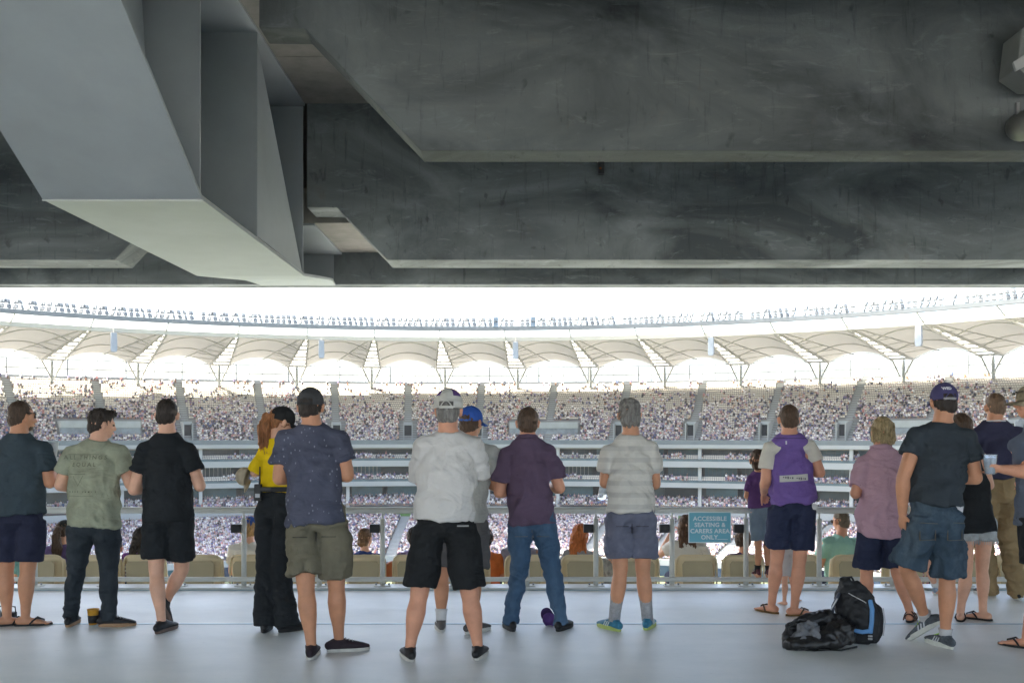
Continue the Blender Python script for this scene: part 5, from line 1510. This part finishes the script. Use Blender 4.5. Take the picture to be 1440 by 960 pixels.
# --- 17 toddler behind the guernsey
p = person("person", dict(Y=9.05, label="barefoot toddler in white shorts, mostly hidden behind the man in the purple guernsey", pel=(1108, 772), neck=(1107, 722), head=(1107, 706), hyaw=0, tilt=6, H=.95, build=.95, hs=1.25,
  shL=(1094, 730), shR=(1121, 730), armL=((1093, 752), .03, (.3, .9, -.1)), armR=((1122, 752), .03, (-.3, .9, -.1)),
  legL=((1103, 816), .0, (1104, 851), -20), legR=((1116, 814), .0, (1121, 847), 35), bare=True, skin='fair', voxel=.006))
hair(p, HBL, 'short', 17)
shirt(p, "tshirt", MATS["tee_white"], 772, .10, .7, .7, seed=34, amp=.004, voxel=.007)
lower(p, "shorts", MATS["tee_white"], {-1: 808, 1: 808}, .066, seed=35, amp=.004, voxel=.007)
# --- 18 child beyond the denim shorts
p = person("person", dict(Y=9.35, label="x", pel=(1306, 742), neck=(1306, 672), head=(1306, 655), hyaw=10, tilt=8, H=1.35, build=.9, hs=1.1,
  shL=(1287, 684), shR=(1325, 684), armL=((1286, 716), .03, (.3, .9, 0)), armR=((1326, 716), .03, (-.3, .9, 0)),
  legL=((1311, 795), .0, (1318, 836), 40), legR=((1320, 795), .0, (1340, 836), 30), skin='fair', voxel=.007))
p.root['label'] = "child with bare legs and pale blue shoes glimpsed behind the man in the navy cap"
hair(p, HBR, 'short', 18)
shirt(p, "tshirt", MATS["tee_petrol"], 742, .14, .7, .7, seed=36, amp=.005, voxel=.009)
lower(p, "shorts", MATS["shorts_navy"], {-1: 768, 1: 768}, .08, seed=37, amp=.005)
socks(p, MATS["sock_white"], .08)
shoes(p, mat("shoe_paleblue", (.28, .36, .46), .8, .3, 30), M_whitesole)

# ---------------------------------------------------------------- seated spectators
def seated(label, u, head_v, top_m, skin='tan', hairm=None, style='short', hyaw=0, size=1.0, capm=None, lean=0.0, armup=None, sleeve=.62, arm_side=0, seed=50, Y=11.08, glasses=False):
    k = size; sp = dict(label=label)
    base = Vector(((u - 720)/F*Y, Y, -.6))
    topz = P(0, head_v, Y).z + .6
    root = empty("person", base, label, "person")
    po = Pose(); po.root, po.base, po.fw, po.rt, po.k, po.bld, po.Y = root, base, Vector((0, 1, 0)), Vector((1, 0, 0)), k, 1.0, Y
    hs = k**.5; po.hs = hs; M = head_frame(hyaw, 10); po.M = M
    po.hc = Vector((lean, .05, topz - .125*hs)); po.neck = Vector((lean*.8, .01, topz - .275*hs))
    pel = Vector((0, .08, .50)); po.pel = pel
    sw = .165*k; sh = {-1: po.neck + Vector((-sw, .0, -.085*k)), 1: po.neck + Vector((sw, 0, -.085*k))}
    po.shj = sh; po.shc = (sh[-1] + sh[1])/2; po.hwd = sw; po.up = (po.neck - pel).normalized()
    po.q = lambda uv, dy=0.0: P(uv[0], uv[1], Y + dy)
    b = MB()
    b.tube([pel, lerp(pel, po.shc, .4), lerp(pel, po.shc, .85), po.shc + UPV*.02, po.neck], [(.16*k, .12*k), (.15*k, .11*k), (.165*k, .11*k), (.13*k, .08*k), (.065*k, .065*k)], 16, ref=(1, 0, 0))
    b.tube([po.neck - UPV*.04, po.hc + M @ Vector((0, -.02, -.045))*hs], [.062*k, .054*k], 12)
    head_shape(b, po.hc, M, hs)
    po.arm = {}
    for sd in (-1, 1):
        if armup and sd in armup: el, wr = [po.shc + Vector(x) for x in armup[sd]]
        else:
            el = sh[sd] + Vector((sd*.05, .08, -.26*k)); wr = el + Vector((-sd*.08, .22*k, .02))
        b.tube([sh[sd], lerp(sh[sd], el, .5), el], [.055*k, .048*k, .040*k], 10); b.tube([el, lerp(el, wr, .3), wr], [.040*k, .042*k, .027*k], 10)
        hand(b, wr, (wr - el), Vector((-sd*.5, .2, -.6)), sd, k, .5)
        po.arm[sd] = (sh[sd], el, wr, (wr - el).normalized())
    po.leg = {}
    for sd in (-1, 1):
        hip = pel + Vector((sd*.09*k, .02, -.02)); kn = hip + Vector((sd*.03, .44*k, .02)); an = kn + Vector((0, .04, -.40*k))
        b.tube([hip, kn], [.085*k, .056*k], 10); b.tube([kn, lerp(kn, an, .3), an], [.055*k, .056*k, .035*k], 10); b.tube([an + Vector((0, -.03, -.04)), an + Vector((0, .17, -.05))], [(.035, .03), (.04, .016)], 10, ref=(1, 0, 0))
    fuse(b, "body", .010, skin_mat("skin_" + skin, SK[skin]), 1, .5, None, root)
    if hairm: hair(po, hairm, style, seed, .006)
    if capm: cap(po, capm)
    if glasses: sunglasses(po)
    hemz = Y
    # shirt down to the seat
    t = MB(); sc = po.shc
    t.tube([pel - UPV*.02, lerp(pel, sc, .4), lerp(pel, sc, .8), sc + UPV*.0, lerp(sc, po.neck, .6), po.neck], [(.185*k, .14*k), (.175*k, .13*k), (.19*k, .128*k), (.175*k, .108*k), (.10*k, .085*k), (.072*k, .070*k)], 20, ref=(1, 0, 0), cap='flat')
    for sd in (-1, 1):
        s_, e_, w_, f_ = po.arm[sd]; e = lerp(s_, e_, sleeve)
        t.tube([lerp(sc, s_, .3), s_, e], [.075*k, .070*k, .074*k], 14, cap='flat')
        t.tube([lerp(po.neck, s_, .25) - UPV*.03*k, s_], [.045*k, .06*k], 10)
    fuse(t, "shirt", .011, top_m, 2, .6, wrinkles(.009, seed, (7, 7, 8)), root)
    l = MB()
    for sd in (-1, 1):
        hip = pel + Vector((sd*.09*k, .0, -.02)); kn = hip + Vector((sd*.03, .36*k, .02))
        l.tube([hip - Vector((0, .05, 0)), kn], [.11*k, .085*k], 12, cap='flat')
    fuse(l, "shorts", .012, MATS["shorts_navy"], 1, .5, None, root)
    return po
seated("seated woman in a purple top and black cap with a brown ponytail", 88, 732, cloth("top_violet", (.10, .07, .16)), 'fair', HBR, 'ponytail', 8, .92, cloth("cap_black2", (.02, .022, .02)), seed=51)
seated("seated man in a teal tee resting his bare arm along the next seat back", 44, 741, cloth("tee_seafoam", (.10, .22, .24)), 'fair', HBR, 'short', 0, .95, None, armup={1: ((.26, -.02, -.13), (.44, -.10, -.10))}, seed=52)
seated("seated person in a striped tee between the green tee man and the man in black", 160, 758, pattern(cloth("tee_bretton", (.55, .55, .55)), p_stripes(24, .5, .6, (.12, .06, .08), .9)), 'red', HB, 'short', 0, .78, seed=53)
seated("seated person in a deep purple top behind the man dressed in black", 196, 742, cloth("top_purple", (.13, .05, .18)), 'fair', HB, 'long', 0, .86, seed=54)
seated("seated blond person in a white shirt and blue cap beside the yellow shirted woman", 350, 727, cloth("shirt_offwhite", (.62, .60, .56), .05), 'fair', hair_mat("hair_strawberry", (.45, .27, .11)), 'bob', 18, 1.0, cloth("cap_royal", (.045, .10, .33)), seed=55)
seated("seated boy in a navy polo with cropped brown hair", 513, 743, cloth("polo_deepblue", (.025, .045, .15)), 'fair', hair_mat("hair_sandy", (.20, .11, .055)), 'short', 30, .84, seed=56)
seated("seated person in a dusky purple top left of the white shirted man", 582, 741, cloth("top_mauve", (.16, .12, .21)), 'tan', HB, 'short', 0, .86, seed=57)
seated("seated person in an orange tee behind the grey polo man's shorts", 683, 742, cloth("tee_orange", (.62, .17, .05)), 'tan', HB, 'short', 0, .92, seed=58)
seated("seated person in a grey top with pale sleeves seen between the blue jeans", 733, 733, cloth("top_greyviolet", (.19, .18, .22)), 'brown', HB, 'short', 0, .98, seed=59)
seated("seated woman with long flaming red hair and a grey top", 817, 737, cloth("top_grey", (.22, .22, .23)), 'fair', HRED, 'long', 40, .92, None, seed=60)
seated("seated person in a pale patterned shirt behind the grey cargo shorts", 862, 752, pattern(cloth("shirt_lace", (.42, .42, .40)), p_fade((.16, .16, .17), .8, 30, .5)), 'fair', HBR, 'short', 0, .84, seed=61)
seated("seated woman in a white tee with long dark brown hair, left of the blue sign", 966, 724, MATS["shirt_offwhite"], 'fair', hair_mat("hair_chestnut", (.11, .055, .03)), 'long', 0, .95, None, armup={-1: ((-.27, .12, -.10), (-.16, .16, .12)), 1: ((.26, .1, -.12), (.20, .28, -.05))}, seed=62)
seated("seated woman with dark hair and a dark purple top right of the blue sign", 1046, 744, cloth("top_aubergine", (.07, .045, .11)), 'tan', HBR, 'bob', 0, .84, seed=63)
seated("seated man in a mint green tee and dark sunglasses with short grey brown hair", 1184, 717, cloth("tee_mint", (.27, .47, .40), .06), 'red', hair_mat("hair_greybrown", (.14, .105, .07)), 'buzz', -28, 1.02, None, seed=64, glasses=True)
seated("seated person in a pink striped top glimpsed right of the pink shirted person", 1291, 752, pattern(cloth("top_rose", (.5, .4, .42)), p_stripes(24, .5, .6, (.4, .1, .12), .8)), 'fair', HBR, 'short', 0, .8, seed=65)

# ---------------------------------------------------------------- held and laid down things
def cup(name, loc, label, m1, m2=None, h=.13, r0=.032, r1=.043, rz=0, band=None, cat="cup", kind_m=None):
    root = empty(name, loc, label, cat)
    n = 24; prof = [(r0, 0), (r0 + (r1-r0)*.55, h*.55), (r1, h), (r1 + .003, h + .002), (r1 + .003, h + .006), (r1 - .002, h + .006), (r1 - .003, h), (r0 - .002, .004)]
    vs = [(r_*math.cos(2*math.pi*j/n), r_*math.sin(2*math.pi*j/n), z) for r_, z in prof for j in range(n)]
    fs = [(i*n + j, i*n + (j+1) % n, (i+1)*n + (j+1) % n, (i+1)*n + j) for i in range(len(prof)-1) for j in range(n)] + [tuple(range(n)), tuple(range((len(prof)-1)*n, len(prof)*n))]
    MB().add(vs, fs).build("cup_wall", m1, root, smooth=True)
    if m2: MB().tube([(0, 0, .006), (0, 0, h*.86)], [r0*.97, r0 + (r1-r0)*.80], 20, cap='flat').build("drink", m2, root)
    if band:
        lo, hi, bm_ = band
        rr = lambda z: r0 + (r1 - r0)*z/h + .0012
        MB().tube([(0, 0, lo), (0, 0, hi)], [rr(lo), rr(hi)], 24, cap='flat').build("sleeve", bm_, root, smooth=True)
    return root
def plastic(name, col, alpha=.5):
    m = bpy.data.materials.new(name); m.use_nodes = True; b = m.node_tree.nodes["Principled BSDF"]
    b.inputs["Base Color"].default_value = (*col, 1); b.inputs["Roughness"].default_value = .12; b.inputs["Transmission Weight"].default_value = alpha; b.inputs["IOR"].default_value = 1.3
    MATS[name] = m; return m
M_clear = plastic("clear_plastic", (.85, .92, 1.0), .75)
M_water = plastic("water", (.75, .88, 1.0), .6)
cy_ = floorY(877)
cup("cup", ((131 - 720)/F*cy_, cy_, 0), "orange and black paper cup standing on the floor by the dark jeans", mat("cup_orange", (.62, .30, .03), .6, .1, 20), mat("coffee", (.05, .03, .02), .3, 0), .118, .034, .046, band=(.012, .075, mat("cup_black", (.018, .018, .02), .6, .1)))
cup("cup", ((143 - 720)/F*(cy_+.02), cy_ + .03, 0), "small dark cup standing half behind the orange one and the black shoe", mat("cup_dark", (.02, .025, .04), .5, .1), None, .10, .026, .034)
w16 = P16.base + P16.arm[-1][2] + P16.arm[-1][3]*.085
w16 = P(1404.5, 664, 7.62) if False else w16
cup("cup", (w16.x + .005, w16.y + .015, w16.z - .045), "clear plastic cup held up by the man at the right edge", M_clear, M_water, .135, .034, .047)
w1 = P1.base + P1.arm[1][2] + P1.arm[1][3]*.07
cup("cup", (w1.x, w1.y + .03, w1.z - .05), "white plastic cup in the raised hand of the man at the left edge", mat("cup_white", (.62, .66, .70), .4, .05), None, .12, .032, .044)
# water bottle
wb = P9.base + P9.arm[-1][2] + P9.arm[-1][3]*.08
bo = empty("water_bottle", (wb.x, wb.y - .0, wb.z - .0), "clear plastic water bottle with a pale label hanging from the striped tee man's hand", "bottle")
bo.location = P(853, 668, 8.0) ; bo.rotation_euler = (R(8), R(12), 0)
MB().tube([(0, 0, -.20), (0, 0, -.19), (0, 0, -.06), (0, 0, -.025), (0, 0, .0)], [.030, .034, .034, .024, .013], 20, cap='flat').build("bottle_body", M_clear, bo, smooth=True)
MB().tube([(0, 0, -.15), (0, 0, -.085)], [.0348, .0348], 20, cap='flat').build("label_band", mat("bottle_label", (.62, .68, .72), .5, .15, 30), bo, smooth=True)
MB().tube([(0, 0, .0), (0, 0, .018)], [.015, .015], 16, cap='flat').build("bottle_cap", mat("bottle_cap", (.05, .12, .3), .4, 0), bo)
# two way radio on the yellow shirted woman's belt
ra = empty("radio", P(363, 690, 7.90), "black two way radio with a stub antenna clipped to the woman's belt", "radio")
MB().box((-.028, -.02, -.075), (.028, .02, .055)).build("radio_body", M_black, ra, bevel=.006)
MB().tube([(.012, 0, .05), (.014, 0, .19)], [.008, .005], 10).build("antenna", M_black, ra, smooth=True)
MB().box((-.018, -.023, -.05), (.018, -.0205, -.02)).build("radio_label", mat("radio_label", (.45, .47, .48), .5, 0), ra)
# cap held by the woman
hc_ = empty("cap", P(348, 663, 7.98), "khaki cap held down at the side of the woman in yellow", "cap")
hp_ = Pose(); hp_.root = hc_; hp_.hc = Vector((0, 0, -.05)); hp_.M = Matrix.Rotation(R(-75), 3, 'Y') @ Matrix.Rotation(R(70), 3, 'Z'); hp_.hs = .74
cr_, _ = cap(hp_, cloth("cap_sand", (.34, .29, .21)), back_open=False); cr_.name = "cap_crown"
# purple cap on the floor
yy = floorY(880)
fc = empty("cap", ((772 - 720)/F*yy, yy, 0), "purple cap lying on the floor beside the blue jeans", "cap")
hp_ = Pose(); hp_.root = fc; hp_.hc = Vector((0, 0, .055)); hp_.M = Matrix.Rotation(R(-78), 3, 'X') @ Matrix.Rotation(R(160), 3, 'Z'); hp_.hs = .62
cr_, _ = cap(hp_, cloth("cap_violet", (.13, .07, .22)), back_open=True, m_brim=cloth("cap_violet_dark", (.05, .03, .09))); cr_.name = "cap_crown"
# camera on the floor at the left
yy = floorY(874)
cm = empty("camera_case", ((12 - 720)/F*yy, yy, 0), "small black camera lying on the floor behind the flip flops at the far left", "camera")
MB().box((-.06, -.03, .0), (.06, .03, .085)).build("camera_body", M_black, cm, bevel=.012)
MB().tube([(0, -.03, .042), (0, -.075, .042)], [.033, .031], 20).build("lens", M_black, cm, smooth=True)
MB().tube([(-.06, 0, .07), (-.07, -.03, .13), (0, -.04, .15), (.07, -.03, .13), (.06, 0, .07)], [(.003, .008)]*5, 6).build("strap", M_black, cm, smooth=True)
# ball like orange thing between the seats
bl = empty("ball", P(548, 802, 11.0), "orange football wedged between two beige seats", "ball")
MB().ell((0, 0, 0), (.085, .085, .12), Matrix.Rotation(R(35), 3, 'Y')).build("leather_shell", mat("orange_leather", (.45, .14, .05), .6, .1, 20), bl, smooth=True)
# bags
yb = floorY(905)
bp = empty("backpack", ((1208 - 720)/F*yb, yb + .08, 0), "black backpack with a light blue stripe standing open topped on the floor", "backpack", rz=R(-12))
M_ny = mat("black_nylon", (.016, .017, .019), .65, .25, 8, .35, 60)
mb = MB()
mb.tube([(.02, 0, .05), (.02, 0, .16), (-.005, 0, .30), (-.05, 0, .40), (-.07, 0, .44)], [(.155, .095), (.165, .105), (.145, .10), (.095, .085), (.05, .05)], 22, ref=(1, 0, 0))
mb.tube([(.06, -.08, .06), (.06, -.09, .16), (.03, -.08, .27), (.0, -.06, .33)], [(.11, .05), (.12, .06), (.105, .05), (.06, .03)], 18, ref=(1, 0, 0))
mb.ell((.15, 0, .16), (.045, .085, .13))
fuse(mb, "bag_body", .009, M_ny, 2, .6, wrinkles(.010, 71, (12, 12, 12)), bp)
MB().tube([(.085, -.152, .10), (.095, -.156, .18), (.10, -.140, .27), (.09, -.11, .33)], [(.017, .006)]*4, 8, ref=(1, 0, 0)).build("stripe", mat("stripe_blue", (.11, .27, .52), .6, .1), bp, smooth=True)
MB().tube([(-.045, -.150, .115), (.03, -.160, .105), (.085, -.156, .115)], [(.006, .016)]*3, 8, ref=(0, 1, 0)).build("stripe", MATS["stripe_blue"], bp, smooth=True)
MB().tube([(-.08, -.06, .385), (-.03, -.105, .36), (.05, -.115, .32), (.115, -.08, .27), (.165, -.03, .20)], [.0035]*5, 6).build("zip", mat("reflective_piping", (.5, .5, .5), .4, 0), bp)
MB().tube([(.195, -.02, .26), (.208, -.02, .16), (.195, -.02, .06)], [.004]*3, 6).build("zip", MATS["reflective_piping"], bp)
MB().tube([(-.09, .02, .42), (-.075, -.01, .475), (-.03, -.02, .485), (-.005, .0, .44), (.0, .03, .39)], [(.014, .009)]*5, 8, ref=(0, 1, 0)).build("handle", M_ny, bp, smooth=True)
MB().tube([(-.12, -.03, .36), (-.165, -.06, .27), (-.175, -.06, .15), (-.14, -.05, .05)], [(.028, .012)]*4, 10, ref=(0, 1, 0)).build("shoulder_strap", mat("strap_slate", (.045, .055, .08), .7, .2, 20), bp, smooth=True)
MB().tube([(-.14, -.09, .33), (-.185, -.10, .25), (-.19, -.10, .14)], [.005]*3, 6).build("zip", MATS["reflective_piping"], bp)
for z in (.05, .07): MB().box((.07, -.16, z), (.10, -.145, z + .012)).build("buckle", mat("buckle_steel", (.4, .4, .4), .3, 0, metal=.7), bp, bevel=.002)
yb = floorY(912)
db = empty("sports_bag", ((1155 - 720)/F*yb, yb + .08, 0), "slumped black sports bag with its mouth open, left of the backpack", "bag", rz=R(6))
mb = MB()
mb.tube([(-.23, -.03, .03), (-.10, -.04, .045), (.06, -.05, .06), (.20, -.03, .07)], [(.10, .03), (.13, .045), (.13, .06), (.10, .06)], 18, ref=(0, 1, 0))
mb.tube([(-.02, -.06, .06), (.09, -.06, .09), (.17, -.03, .11), (.21, -.01, .10)], [(.09, .05), (.10, .085), (.10, .095), (.07, .07)], 18, ref=(0, 1, 0))
mb.tube([(-.14, .10, .10), (.0, .10, .15), (.14, .08, .17), (.20, .06, .15)], [(.06, .08), (.07, .08), (.07, .08), (.05, .06)], 16, ref=(0, 1, 0))
for i in range(14):
    a = math.pi*2*i/14
mb.tube([(-.14 + .115*math.cos(a), -.02 + .04*math.sin(a)*.5, .10 + .095*math.sin(a)) for a in [2*math.pi*i/18 - math.pi*.15 for i in range(16)]], [.018]*16, 10)
fuse(mb, "bag_shell", .009, mat("black_vinyl", (.018, .018, .019), .38, .3, 10, .6, 25, spec=.5), 2, .6, wrinkles(.013, 72, (14, 14, 14)), db)
MB().tube([(-.245, -.06, .02), (-.10, -.172, .012), (.10, -.182, .012), (.24, -.12, .02)], [.007]*4, 8).build("piping", M_black, db, smooth=True)
jk = empty("jacket", ((1138 - 720)/F*yb, yb + .03, .02), "crumpled grey jacket stuffed in the mouth of the black sports bag", "jacket")
mb = MB()
mb.ell((-.02, 0, .07), (.085, .06, .07)); mb.ell((.045, -.03, .085), (.055, .05, .062)); mb.ell((-.05, -.02, .045), (.07, .06, .045)); mb.ell((.02, .01, .12), (.05, .04, .04))
fuse(mb, "jacket_cloth", .0075, cloth("jacket_grey", (.13, .135, .145), .3, 12), 1, .7, wrinkles(.020, 73, (20, 20, 14)), jk)
# ---------------------------------------------------------------- air
HZ = 0.00008
if HZ:
    o = MB().box((-260, -40, -28.5), (260, 330, 34)).build("haze", None)
    m = bpy.data.materials.new("haze_air"); m.use_nodes = True; t = m.node_tree
    for n_ in list(t.nodes): t.nodes.remove(n_)
    out = t.nodes.new("ShaderNodeOutputMaterial"); pv = t.nodes.new("ShaderNodeVolumePrincipled")
    pv.inputs["Color"].default_value = (.93, .96, 1, 1); pv.inputs["Density"].default_value = HZ; pv.inputs["Anisotropy"].default_value = .3
    t.links.new(pv.outputs[0], out.inputs["Volume"])
    o.data.materials.append(m); tag(o, kind='stuff', label="faint bright haze filling the air over the stadium")
